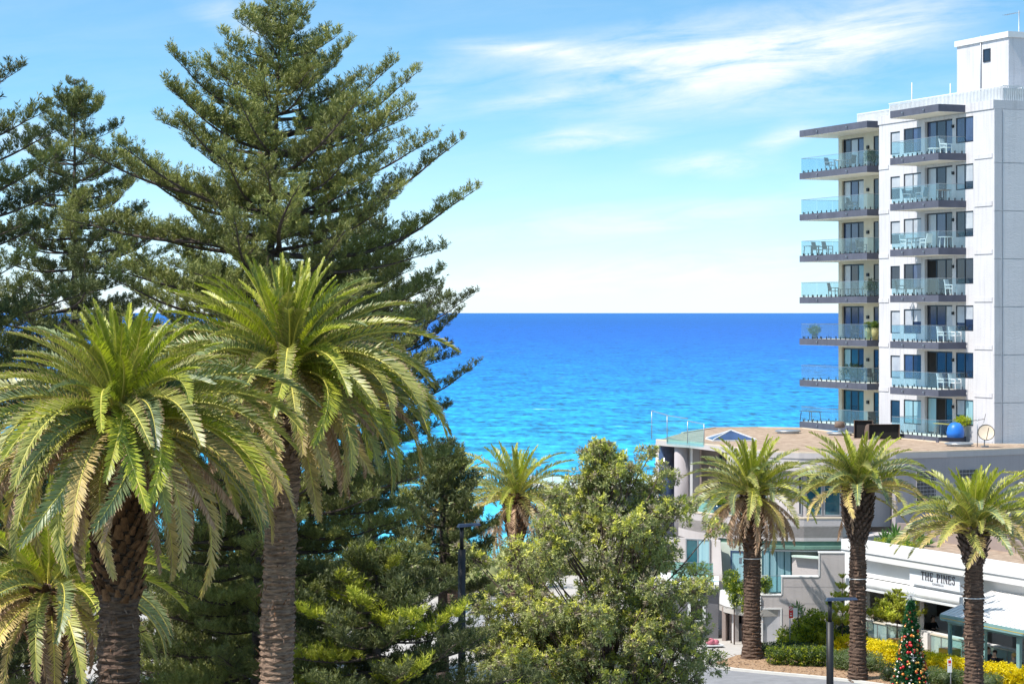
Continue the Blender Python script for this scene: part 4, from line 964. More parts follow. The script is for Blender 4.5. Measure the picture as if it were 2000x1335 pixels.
table(TW(lb(1583), 1.3, fz[6]), RZ, .6, .72, 'sling', 'sling', 'dark table at the far end of the lowest left-hand balcony', rect=(1.8, .9))
pot('potted_plant', TW(lb(1593), 1.2, fz[4]), .2, .35, 'sling', 'round leafy shrub in a dark pot on the third lowest left-hand balcony', 'plant', 'hedge', .45, .6)
pot('potted_plant', TW(lb(1670), 1.2, fz[5]), .28, .35, 'sling', 'wide dark green shrub on the second lowest left-hand balcony', 'plant', 'hedge_dark', .95, .9)
pot('potted_plant', TW(lb(1700), 1.3, fz[3]), .25, .4, 'sling', 'bushy plant at the wall on the fourth highest left-hand balcony', 'plant', 'hedge_dark', .55, .9)
pot('potted_plant', TW(lb(1700), 1.3, fz[0]), .25, .4, 'sling', 'bushy plant at the wall on the top left-hand balcony', 'plant', 'hedge_dark', .5, .8)
for k, px_ in enumerate((1696, 1709)):
    pot('planter', TW(lb(px_, 1.0), 1.0, fz[4]), .26, .85, 'olive_pot', ('left' if k == 0 else 'right') + ' tall yellow pot at the corner of the third lowest left-hand balcony', 'planter', 'hedge', .3, .35)
# ------------------------------------------------------------------ beach building with curved terraces
bb = empty('beach_building', (18, 135, 0), 0, 'low curved grey apartment building with a gravel roof in front of the tower', 'building')
def BL(p): return (p[0] - 18, p[1] - 135)
def W(px, d): return Vector(((px - 1000) * d / FPX - 18, d - 135))
RZT = 9.80
roof_front = [W(1281, 148.5), W(1300, 147.4), W(1346, 145.6), W(1390, 142.6), W(1437, 139.6), W(1470, 137.4), W(1504, 135.8), W(1560, 134.9), W(1620, 134.5), W(1690, 134.4), W(1750, 134.6), W(1850, 136.0), W(1950, 137.9), W(2060, 140.5)]
roof_back = [W(2060, 143.0), W(1945, 143.6), W(1885, 144.2), W(1830, 146.4), W(1740, 151), W(1660, 155.5), W(1610, 160), W(1569, 163.5), W(1480, 164.5), W(1394, 164), W(1330, 157)]
rp = [tuple(p) for p in roof_front + roof_back]
mb = MB(); mb.prism(rp, RZT - .34, RZT - .02, 1, 0, 2)
mb.build('roof', [M['gravel'], M['render_grey'], M['soffit']], bb)
# rim
def closed_strip(mb, line, z0, z1, t, m=0): mb.wallstrip(line, z0, z1, t, m)
mb = MB(); mb.wallstrip(roof_front, RZT - .02, RZT + .05, .16); mb.wallstrip(roof_back, RZT - .02, RZT + .05, .16); mb.build('roof_rim', M['sand_edge'], bb)
# upper storey wall
def off(line, t):
    L = [Vector(p) for p in line]; o = []
    for i, p in enumerate(L):
        d = (L[min(i + 1, len(L) - 1)] - L[max(i - 1, 0)]).normalized(); o.append(p + Vector((-d.y, d.x)) * t)
    return o
front_up = off([W(1418, 140.9)] + roof_front[4:11], .05)
mb = MB(); mb.wallstrip(front_up, 8.72, RZT - .345, .4); mb.build('fascia_wall', M['render_grey'], bb)
side_up = off(roof_front[10:], .05)
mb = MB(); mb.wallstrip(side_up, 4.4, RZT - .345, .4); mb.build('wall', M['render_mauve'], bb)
# windows of the upper storey, set back under the fascia
ins = off(front_up, 1.1)
mbw = MB(); mbw.wallstrip(ins, 5.4, 8.72, .2); mbw.build('wall', M['render_grey'], bb)
def wall_window(parent, p, q, z0, z1, kinds, outset=.05, fw=.07, frame='metal', name='window', d_=.08):
    """window on the line p-q facing the camera side"""
    p = Vector(p); q = Vector(q); L = (q - p).length; a = math.atan2(q.y - p.y, q.x - p.x)
    n = Vector((math.sin(a), -math.cos(a)))
    e = bpy.data.objects
    f = window(parent, 0, L, z0, z1, 0, kinds, name, fw, frame=M[frame])
    f.location = (p.x + n.x * (outset), p.y + n.y * (outset), 0); f.rotation_euler = (0, 0, a)
    return f
def interp_line(line, px):
    for i in range(len(line) - 1):
        a, b = line[i], line[i + 1]
        xa = 1000 + FPX * (a.x + 18) / (a.y + 135); xb = 1000 + FPX * (b.x + 18) / (b.y + 135)
        if xa <= px <= xb: return a.lerp(b, (px - xa) / (xb - xa))
    return line[-1] if px > 1500 else line[0]
for a, b, kk in ((1440, 1500, ['pane_teal', 'pane_teal']), (1505, 1568, ['pane_teal', 'pane_dark']), (1574, 1606, ['pane_teal']), (1609, 1642, ['pane_teal']), (1646, 1700, ['pane_teal', 'pane_teal'])):
    wall_window(bb, interp_line(ins, a), interp_line(ins, b), 6.05, 8.70, kk, .1)
# recessed left bay; brown render puts the eave's shade into the wall colour
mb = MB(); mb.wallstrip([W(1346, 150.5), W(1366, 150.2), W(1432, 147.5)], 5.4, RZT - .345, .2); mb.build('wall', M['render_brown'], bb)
mb = MB(); mb.wallstrip([W(1366, 150.1), W(1366.5, 146.6)], 5.4, RZT - .345, .12); mb.build('wall', M['render_brown'], bb)
wall_window(bb, W(1376, 149.6), W(1414, 148.1), 6.1, 8.85, ['pane_teal', 'pane_teal'], .12)
mb = MB(); c = W(1331, 147.2); mb.tube([(c.x, c.y, 3), (c.x, c.y, RZT - .345)], .46, 24); mb.build('column', M['render_mauve'], bb)
mb = MB(); mb.wallstrip([W(1347, 147.6), W(1349, 146.4)], 4.5, RZT - .345, .12); mb.build('pier', M['white'], bb)
M['column_glass'] = surf('curved_blue_glass', (.05, .085, .17), .08, .8, col2=(.03, .04, .09))
mb = MB(); c = W(1303, 149.5); mb.tube([(c.x, c.y, 3), (c.x, c.y, RZT - .345)], .55, 24); mb.build('curved_window', M['column_glass'], bb)
mb = MB(); c = W(1287, 151); mb.tube([(c.x, c.y, 3), (c.x, c.y, RZT - .345)], .22, 12); mb.build('column', M['render_grey'], bb)
mb = MB(); c = W(1358, 149.9); mb.sphere((c.x, c.y - .3, 8.6), .17, 12); mb.build('globe_lamp', M['plastic_white'], bb)
mb = MB(); mb.sphere(tuple(W(1995, 138.6)) + (18 - (948 - 610) * 138.6 / FPX,), .24, 12); mb.build('globe_lamp', M['cream'], bb)
# glass block window on the right wing
ga, gb = interp_line(side_up, 1789), interp_line(side_up, 1906)
ang = math.atan2(gb.y - ga.y, gb.x - ga.x); L = (gb - ga).length
g = empty('glass_block_window', (ga.x + math.sin(ang) * .06, ga.y - math.cos(ang) * .06, 0), ang, parent=bb)
z0, z1 = 18 - (985 - 610) * 135.5 / FPX, 18 - (919 - 610) * 135.5 / FPX
MB().box((0, .02, z0), (L, .05, z1)).build('grout', M['render_grey'], g)
mb = MB(); nx, nz = 17, 9; 
for i in range(nx):
    for k in range(nz):
        w_, h_ = L / nx, (z1 - z0) / nz; mb.box((i * w_ + .025, -.01, z0 + k * h_ + .025), ((i + 1) * w_ - .025, .021, z0 + (k + 1) * h_ - .025))
o = mb.build('glass_blocks', surf('glass_block', (.085, .085, .105), .2, .6, col2=(.05, .045, .05), scale=2), g); o['kind'] = 'stuff'
# terrace: floor, parapet
ter = [W(1325, 137), W(1345, 135.2), W(1365, 134), W(1403, 132.6), W(1450, 131.6), W(1504, 130.9), W(1570, 130.5), W(1646, 130.6)]
mb = MB(); mb.prism([tuple(p) for p in ter] + [tuple(W(1700, 134)), tuple(W(1450, 140)), tuple(W(1330, 152))], 5.25, 5.9, 0); mb.build('terrace', M['concrete'], bb)
mb = MB(); mb.wallstrip(ter[3:], 5.05, 6.32, .25); mb.build('parapet', M['render_grey'], bb)
mb = MB(); mb.wallstrip(ter[:4], 4.75, 6.30, .25); mb.build('parapet', M['render_grey'], bb)
mb = MB(); mb.wallstrip(off(ter, -.03), 6.32, 6.40, .30); mb.build('coping', M['sand_edge'], bb)
glassline(bb, [tuple(p) for p in off(ter[1:5], .6)], 6.0, 1.1, 1.5, True, 'greenglass', False)
pot('potted_plant', P(1403, 0, 133.6) * Vector((1, 1, 0)) + Vector((0, 0, 6.40)) if False else Vector(((1403 - 1000) * 133.2 / FPX, 133.2, 6.40)), .30, .5, 'pot_blue', 'blue glazed pot with yellow leafed plant on the upper terrace corner', 'planter', 'lime_leaf', .42, .55)
shrub('shrub', 'bushy plant spilling beside the palm on the upper terrace', 'plant', [(12.1, 133.8, 6.9, .55, .4, .8)], ['hedge', 'lime_leaf'], [3, 1], (.14, .05), 90)
# green canopy band below the terrace
low = [W(1404, 132.3), W(1425, 131.9), W(1454, 131.5), W(1490, 131.2), W(1545, 131.0), W(1600, 131.0), W(1646, 131.1)]
mb = MB(); mb.wallstrip(off(ter[3:], .12), 4.80, 5.05, .6); mb.build('soffit_band', M['greenband'], bb)
mb = MB(); mb.wallstrip(off(ter[5:], -.28), 4.62, 4.80, .5); mb.build('canopy', M['greenband'], bb)
mb = MB(); mb.wallstrip(off(ter[5:], -.34), 4.50, 4.56, .16); mb.build('canopy_rail', M['metal'], bb)
mb = MB(); mb.wallstrip(off(low, .1), 1.9, 4.8, .25); mb.build('wall', surf('pale_green_render', (.50, .56, .50), .8, .2, var=.08), bb)
wall_window(bb, W(1427, 131.7), W(1456, 131.35), 2.3, 4.42, ['curtain'], .06, .10, frame='pane_blue')
wall_window(bb, W(1488, 131.0), W(1546, 130.9), 2.1, 4.5, ['curtain', 'curtain', 'curtain', 'curtain'], .10, .06, frame='pane_teal')
mb = MB(); mb.wallstrip([W(1547, 130.6), W(1597, 129.6), W(1600, 129.6)], 2.2, 4.20, .2); mb.wallstrip([W(1600, 130.2), W(1646, 130.2)], 2.0, 4.2, .2); mb.build('wall', M['render_grey'], bb)
mb = MB(); mb.wallstrip([W(1546, 130.2), W(1600, 129.1), W(1646, 129.3)], 4.20, 4.30, .5); mb.build('canopy', surf('white_green_edge', (.55, .66, .58), .6), bb)
# left pillar, rails and lower wing
mb = MB(); mb.add([(*W(1392, 131.5), 0), (*W(1417, 130.9), 0), (*W(1417, 131.6), 0), (*W(1392, 132.2), 0), (*W(1392, 131.5), 5.0), (*W(1407, 131.1), 5.0), (*W(1407, 131.8), 5.0), (*W(1392, 132.2), 5.0)],
     [(0, 3, 2, 1), (4, 5, 6, 7), (0, 1, 5, 4), (1, 2, 6, 5), (2, 3, 7, 6), (3, 0, 4, 7)]); mb.build('pillar', M['render_grey'], bb)
mb = MB(); mb.wallstrip([W(1300, 133.5), W(1395, 132.0)], 0, 5.0, .25); mb.build('wall', M['render_grey'], bb)
wall_window(bb, W(1340, 132.8), W(1388, 132.1), 3.3, 5.0, ['pane_teal', 'curtain'], .08)
glassline(bb, [tuple(W(1310, 129.0)), tuple(W(1393, 128.2))], 3.05, 1.0, 1.2, True, 'greenglass', False)
rl = MB()
for k in range(4): rl.bar((*W(1310, 128.9), 3.2 + .24 * k), (*W(1393, 128.1), 3.2 + .24 * k), .03)
rl.build('balcony_rails', M['metal'], bb)
ann = MB(); ann.prism([tuple(W(1290, 127.2)), tuple(W(1404, 127.0)), tuple(W(1404, 131)), tuple(W(1290, 133))], 2.78, 3.02, 0); ann.build('annex_roof', M['white'], bb)
# annex front with window opening
aa, ab = W(1290, 127.4), W(1403, 127.3); angA = math.atan2(ab.y - aa.y, ab.x - aa.x); LA = (ab - aa).length
an = empty('annex', (aa.x, aa.y, 0), angA, parent=bb)
mb = MB(); facade(mb, 0, LA, 0, 2.78, 0, [(LA * .47, LA * .78, .85, 2.25, .2)]); mb.box((0, .4, 0), (LA, 1.5, 2.7)); mb.build('wall', M['darkgrey'], an)
window(an, LA * .47, LA * .78, .85, 2.25, -.03, ['dark_interior'], fw=.16, frame=M['plastic_white'])
# curved podium with white band, ground storey
pod = [W(1405, 127.2), W(1415, 126.2), W(1430, 125.4), W(1450, 124.8), W(1470, 124.5), W(1486, 124.4)]
mb = MB(); mb.wallstrip(pod, 1.85, 2.72, .3); mb.build('podium_band', M['sand_edge'] if False else M['white'], bb)
mb = MB(); mb.prism([tuple(p) for p in pod] + [tuple(W(1530, 124.6)), tuple(W(1530, 131.5)), tuple(W(1405, 132.4))], 1.60, 1.95, 0); mb.build('lower_terrace', M['concrete'], bb)
ins2 = off(pod, .5)
mb = MB(); mb.wallstrip([ins2[0] + Vector((0, -.4)), ins2[1] + Vector((0, -.3))], 0, 1.85, .3); mb.build('pier', M['render_grey'], bb)
mb = MB(); mb.wallstrip([W(1417, 126.4), W(1428, 127.6)], 0, 1.85, .2); mb.build('pier', M['render_brown'], bb)  # brown return paints the shade inside the opening
mb = MB(); mb.wallstrip([W(1427, 126.3), W(1434, 126.2)], 0, 1.85, .3); mb.build('door_post', M['white'], bb)
mb = MB(); mb.wallstrip([W(1434, 127.2), W(1486, 126.6)], 0, 1.85, .2); mb.build('wall', M['dark_interior'], bb)
mb = MB(); mb.wallstrip([W(1434, 126.5), W(1456, 126.3)], 0, .95, .1); mb.build('gate', M['darkgrey'], bb)
# main street wall, stepped top, with service door
wa, wb = W(1483, 124.5), W(1650, 124.3); angW = math.atan2(wb.y - wa.y, wb.x - wa.x); LW = (wb - wa).length
sw = empty('street_wall', (wa.x, wa.y, 0), angW, parent=bb)
def lx(px): return (px - 1483) / (1650 - 1483) * LW
mb = MB(); facade(mb, 0, lx(1527), 0, 1.75, 0, [(lx(1490), lx(1524), 0, 1.92, .18)] if False else [])
mb = MB(); facade(mb, 0, LW, 0, 2.72, 0, [(lx(1490), lx(1524), .02, 1.93, .14)])
facade(mb, lx(1527), LW, 2.72, 3.72, 0, []); facade(mb, lx(1600), LW, 3.72, 5.02, 0, [])
mb.box((0, .2, 0), (LW, .45, 2.70)); mb.box((lx(1527), .02, 2.70), (LW, .45, 3.71)); mb.box((lx(1600), .02, 3.71), (LW, .45, 5.01)); mb.build('wall', M['render_grey'], sw)
mb = MB(); mb.box((-.01, -.03, 2.72), (lx(1527) - .03, .48, 2.78)); mb.box((lx(1527) - .03, -.03, 3.72), (lx(1600) - .03, .48, 3.78)); mb.box((lx(1600) - .03, -.03, 5.02), (LW + .02, .48, 5.08)); mb.box((lx(1527) - .03, -.03, 2.79), (lx(1527) + .03, .0, 3.71)); mb.box((lx(1600) - .03, -.03, 3.79), (lx(1600) + .03, .0, 5.01)); mb.build('coping', M['white'], sw)
mb = MB(); mb.box((lx(1487), -.03, 0), (lx(1490), .02, 1.98)); mb.box((lx(1524), -.03, 0), (lx(1527), .02, 1.98)); mb.box((lx(1487), -.03, 1.98), (lx(1527), .02, 2.06)); mb.build('door_frame', M['white'], sw)
d_ = MB().box((lx(1490) + .01, .10, .03), (lx(1524) - .01, .135, 1.92)).build('service_door', surf('pale_grey_door', (.50, .50, .53), .6, .3, var=.08, streak=.2), sw)
MB().box((lx(1493), .07, .85), (lx(1494.5), .098, 1.15)).build('handle', M['metal'], d_)
for z in (.55, 1.1, 1.65, 2.3, 3.2): MB().box((lx(1530), -.006, z), (LW, -.001, z + .015)).build('render_joint', M['render_mauve'], sw)
# balustrade and lattice beside the curtain window
glassline(bb, [tuple(W(1500, 124.9)), tuple(W(1526, 124.9))], 2.78, .95, 1.0, True, 'clearglass', False)
lat = empty('lattice_panel', (*W(1483, 124.95), 0), 0, parent=bb); mb = MB(); Lw = (1498 - 1483) * 124.9 / FPX
for i in range(6):
    x = Lw * i / 5; mb.box((x - .015, 0, 2.78), (x + .015, .03, 3.75))
for i in range(12): z = 2.8 + .95 * i / 11; mb.box((0, -.031, z - .015), (Lw, -.001, z + .015))
mb.build('lattice', M['white'], lat)
# rear storeys to close the volume
mb = MB(); mb.prism([tuple(W(1300, 150)), tuple(W(1432, 147.9)), tuple(W(1560, 138)), tuple(W(1750, 137)), tuple(W(1750, 150)), tuple(W(1560, 160)), tuple(W(1330, 156))], 0, RZT - .35, 0); mb.build('wall', M['render_grey'], bb)
mb = MB(); mb.prism([tuple(W(1650, 130.5)), tuple(W(1660, 130.5)), tuple(W(1765, 134.5)), tuple(W(1700, 134.5))], 0, 5.2, 0); mb.build('wall', M['render_grey'], bb)
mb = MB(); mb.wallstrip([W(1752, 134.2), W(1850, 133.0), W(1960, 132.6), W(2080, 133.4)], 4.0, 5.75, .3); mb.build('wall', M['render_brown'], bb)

# things on the gravel roof
sk = empty('skylight', (*XY(1428, 148.5), RZT), .1, 'low blue glass pyramid skylight on the gravel roof', 'skylight')
b_ = MB().box((-1.45, -1.3, -.01), (1.45, 1.3, .06)).build('base', M['white'], sk)
for i in range(4):
    c_ = [(-1.4, -1.25, .07), (1.4, -1.25, .07), (1.4, 1.25, .07), (-1.4, 1.25, .07)]; a_, b2 = c_[i], c_[(i + 1) % 4]
    MB().add([a_, b2, (0, 0, .62)], [(0, 1, 2)]).build('pane', M['pane_blue'], sk)
mb = MB()
for c_ in ((-1.4, -1.25), (1.4, -1.25), (1.4, 1.25), (-1.4, 1.25)): mb.bar((*c_, .09), (0, 0, .64), .06)
mb.build('frame', M['white'], sk)
for px_, d, lab in ((1539, 157, 'farthest flat round hatch on the gravel roof'), (1640, 154.5, 'middle flat round hatch on the gravel roof below the brown vent'), (1873, 142, 'nearest flat round hatch on the gravel roof by the satellite dish')):
    h_ = empty('roof_hatch', (*XY(px_, d), RZT), 0, lab, 'hatch'); rr = .88
    MB().lathe([(rr * .85, 0), (rr * .85, .10)], n=20).build('collar', M['white'], h_); MB().lathe([(rr, .10), (rr * 1.02, .14), (rr * .9, .20), (.05, .22)], n=20).build('lid', M['metal'], h_)
v_ = empty('roof_vent', (*XY(1640, 154.8), RZT + .22), 0, 'small brown rotary vent standing on the middle roof hatch', 'vent')
MB().lathe([(.10, 0), (.12, .25)], n=10).build('stem', M['plastic_white'], v_); MB().lathe([(.28, .25), (.36, .32), (.34, .62), (.2, .68)], n=12).build('cowl', M['rust'], v_)
for px_, d, sx, hh, lab, rz in ((1686, 150.6, .62, 1.15, 'upright weathered brown duct cowl on the roof, left of the two', -.25), (1727, 149.5, 1.05, .95, 'wider weathered brown duct cowl with curved back on the roof, right of the two', .1)):
    du = empty('duct_cowl', (*XY(px_, d), RZT), rz, lab, 'duct'); mb = MB()
    arc = [(0, 0), (0, hh), (.35, hh), (.75, hh * .86), (1.0, hh * .55), (1.05, 0)]
    for s_ in (-1, 1):
        mb.add([(s_ * sx, y, z) for y, z in arc] + [(s_ * (sx - .05), y, z) for y, z in arc], [tuple(range(6)) if s_ < 0 else tuple(range(6))[::-1], tuple(range(6, 12))[::-1] if s_ < 0 else tuple(range(6, 12))] + [(0, 1, 7, 6)])
    for i in range(1, 5):
        mb.add([(-sx, *arc[i]), (sx, *arc[i]), (sx, *arc[i + 1]), (-sx, *arc[i + 1])], [(0, 1, 2, 3)])
        mb.add([(-sx, arc[i][0], arc[i][1] - .03), (sx, arc[i][0], arc[i][1] - .03), (sx, arc[i + 1][0] - .03, arc[i + 1][1]), (-sx, arc[i + 1][0] - .03, arc[i + 1][1])], [(3, 2, 1, 0)])
    mb.build('casing', M['rust'], du); MB().box((-sx + .06, .12, .02), (sx - .06, .16, hh - .06)).build('mouth', M['dark_interior'], du)
ds = empty('satellite_dish', (*XY(1928, 140.5), RZT), .5, 'tan satellite dish on the roof edge by the tower', 'satellite dish')
mb = MB(); mb.tube([(0, .25, 0), (0, .25, .55)], .04, 8); mb.bar((-.25, .25, .02), (.3, .25, .02), .1); mb.build('stand', M['metal'], ds)
K = 18; V = [(0, 0, 0)]; F = []
for r_ in (1, 2, 3):
    for a in range(K): q = r_ / 3; V.append((.50 * q * math.cos(6.2832 * a / K), .52 * q * math.sin(6.2832 * a / K), .10 * q * q))
for a in range(K): F.append((0, 1 + a, 1 + (a + 1) % K))
for r_ in range(2):
    for a in range(K): F.append((1 + r_ * K + a, 1 + (r_ + 1) * K + a, 1 + (r_ + 1) * K + (a + 1) % K, 1 + r_ * K + (a + 1) % K))
mb = MB().add(V, F, 0, True); dish = mb.build('reflector', M['sand_edge'], ds, (0, .1, .85), (R(62), 0, R(-35)))
mb = MB(); mb.tube([(.50 * math.cos(6.2832 * a / K), .52 * math.sin(6.2832 * a / K), .10) for a in range(K + 1)], .022, 5, 0, False); mb.build('rim', M['metal_dark'], dish)
MB().bar((0, -.45, .1), (.1, .0, .75), .04).build('feed_arm', M['metal_dark'], dish)
at = empty('television_antenna', (*XY(1909, 141), RZT), 0, 'spindly television antenna on the roof edge left of the dish', 'antenna')
mb = MB(); mb.tube([(0, 0, 0), (0, 0, 1.75)], .03, 6); mb.build('mast', M['metal'], at)
mb = MB(); mb.bar((-.9, 0, 1.5), (.4, 0, 1.68), .03)
for k in range(7): mb.bar((-.85 + k * .2, -.25, 1.51 + k * .027), (-.85 + k * .2, .25, 1.51 + k * .027), .015)
mb.bar((.38, -.02, 1.45), (.5, 0, 2.0), .025); mb.bar((.3, 0, 1.35), (.55, 0, 1.25), .025); mb.build('boom', M['metal_dark'], at)
# tall glass wind screen at the roof corner
ws = empty('wind_screen', (*XY(1281, 148.3), RZT + .03), 0, 'tall frameless glass wind screen on the left corner of the gravel roof', 'screen')
o = XY(1281, 148.3); ln = [XY(1273, 151), XY(1303, 147.2), XY(1343, 145.5), XY(1375, 143.6)]
ln = [(p.x - o.x, p.y - o.y) for p in ln]
hs = [1.72, 1.58, 1.32]
for i in range(3):
    a_, b_ = Vector(ln[i]), Vector(ln[i + 1]); n_ = (b_ - a_).normalized(); n_ = Vector((-n_.y, n_.x)) * .01
    MB().add([(*(a_ - n_), -.2), (*(b_ - n_), -.2), (*(b_ + n_), -.2), (*(a_ + n_), -.2), (*(a_ - n_), hs[i]), (*(b_ - n_), hs[i] - .12), (*(b_ + n_), hs[i] - .12), (*(a_ + n_), hs[i])],
             [(0, 3, 2, 1), (4, 5, 6, 7), (0, 1, 5, 4), (1, 2, 6, 5), (2, 3, 7, 6), (3, 0, 4, 7)]).build('glass_panel', M['clearglass'], ws)
mb = MB()
for i, q in enumerate(ln): mb.tube([(*q, -.1), (*q, (hs + [1.25])[i])], .028, 6)
for i in range(3): mb.bar((*ln[i], hs[i] + .02), (*ln[i + 1], hs[i] - .10), .05)
mb.build('posts', M['metal'], ws)

# pale beachfront block between the palms
lb_ = empty('beachfront_pavilion', (7.0, 176, 0), 0, 'low pale beachfront building glimpsed behind the banksia top', 'building')
bz = 18 - (945 - 610) * 172 / FPX
MB().box((-5.0, -4, -4), (9, 5, bz - .25)).build('wall', M['cream'], lb_); MB().box((-5.6, -4.5, bz - .25), (9.4, 5.4, bz)).build('roof', M['white'], lb_)
mb = MB()
for k in range(8): mb.box((-5.2 + 1.2 * k, -4.2, bz), (-5.15 + 1.2 * k, -4.15, bz + 1.1))
mb.build('posts', M['metal'], lb_)
for k in range(7): MB().box((-5.13 + 1.2 * k, -4.19, bz + .1), (-4.03 + 1.2 * k, -4.17, bz + 1.05)).build('glass_panel', M['clearglass'], lb_)
for k in range(4): window(lb_, -4 + 2.8 * k, -2 + 2.8 * k, bz - 2.6, bz - .8, -4.06, ['pane_teal', 'pane_dark'])
# ------------------------------------------------------------------ the cafe
CA = 26.0; CX, CY = 19.44, 126.8
C1 = Vector((math.sin(R(CA)), -math.cos(R(CA)))); C2 = Vector((math.cos(R(CA)), math.sin(R(CA)))); CTH = R(CA - 90)
cafe = empty('cafe', (CX, CY, 0), CTH, 'white single storey cafe with wide openings and a lettered sign reading the pines', 'building')
def CU(px, v=0):
    t = (px - 1000) / FPX
    return (t * (CY + v * C2.y) - CX - v * C2.x) / (C1.x - t * C1.y)
def CZ(py, u, v=0):
    y = CY + u * C1.y + v * C2.y; return 18 - (py - 610) * y / FPX
def CW(u, v, z): return Vector((CX + C1.x * u + C2.x * v, CY + C1.y * u + C2.y * v, z))
cu0 = CU(1660, 0) - .6; cu1 = 22.0
uo = [(CU(1692, 0), CU(1772, 0)), (CU(1797, 0), CU(1884, 0)), (CU(1892, 0), CU(1985, 0)), (CU(1990, 0), 20)]
z_open0, z_open1 = 1.18, 2.95
mb = MB(); facade(mb, cu0, cu1, 0, 3.45, 0, [(a, b, z_open0, z_open1, .25) for a, b in uo], 0); mb.box((cu0, .3, 3.0), (cu1, 8, 3.3)); mb.box((cu0, .3, 0), (cu0 + .2, 8, 3.4)); mb.box((cu0 + .2, .26, 0), (cu1, .42, 1.15)); mb.build('wall', M['white'], cafe)
MB().box((cu0 + .2, 6.2, 0), (cu1, 6.4, 3.0)).build('interior_wall', M['interior'], cafe)
MB().box((cu0 + .2, .42, .02), (cu1, 6.2, .30)).build('floor', M['wood'], cafe)
# dark lining panels inside
mb = MB(); 
for k in range(7): mb.box((uo[0][0] + .6 + k * 2.1, 6.05, .3), (uo[0][0] + 2.0 + k * 2.1, 6.18, 2.5))
mb.build('wall_panelling', M['darkgrey'], cafe)
mb = MB()
for k in range(6): mb.box((uo[0][0] + 1.2 + k * 2.6, 3.6, .31), (uo[0][0] + 2.9 + k * 2.6, 4.3, 1.25))
mb.build('counter', M['plastic_white'], cafe)
# fascia bands
MB().box((cu0, -.02, 3.46), (cu1, .35, 4.50)).build('fascia', M['white'], cafe)
cuE = CU(1643, -.55)
MB().box((cuE, -.55, 4.50), (cu1, .35, 5.45)).build('parapet', M['white'], cafe)
MB().box((cuE - .03, -.60, 4.86), (cu1, -.552, 4.89)).build('joint_trim', M['metal'], cafe)
MB().box((cuE, .36, 4.9), (cu1, 9, 5.0)).build('roof_deck', M['gravel'], cafe)
MB().box((cuE, 6, 5.0), (cu1, 6.3, 5.7)).build('planter_wall', M['render_brown'], cafe)
# roller awning housing, drip edges
mb = MB(); ua = CU(1646, -.5); mb.tube([(ua, -.42, 3.18), (CU(1892, -.42), -.42, 3.18)], .24, 12); mb.box((ua, -.44, 3.36), (CU(1892, -.4), -.02, 3.43)); mb.build('awning_housing', M['plastic_white'], cafe)
MB().box((ua, -.66, 2.86), (CU(1892, -.6), -.60, 2.97)).build('awning_rail', M['plastic_white'], cafe)
mb = MB(); mb.box((ua, -.60, 2.97), (CU(1892, -.6), -.03, 3.0)); mb.build('awning_soffit', M['metal'], cafe)
MB().box((CU(1692, -.03), -.03, 3.435), (CU(1776, -.03), -.021, 3.475)).build('gap_shade_strip', M['metal_dark'], cafe)  # solid dark strip painted in as the shadow line under the fascia
# columns
for px_ in (1782, 1789): pass
MB().box((CU(1769, -.1), -.14, 0), (CU(1775, -.1), -.003, 2.86)).build('column', M['white'], cafe)
MB().box((CU(1777, -.1), -.10, 0), (CU(1797, -.1), -.003, 2.86)).build('column', M['white'], cafe)
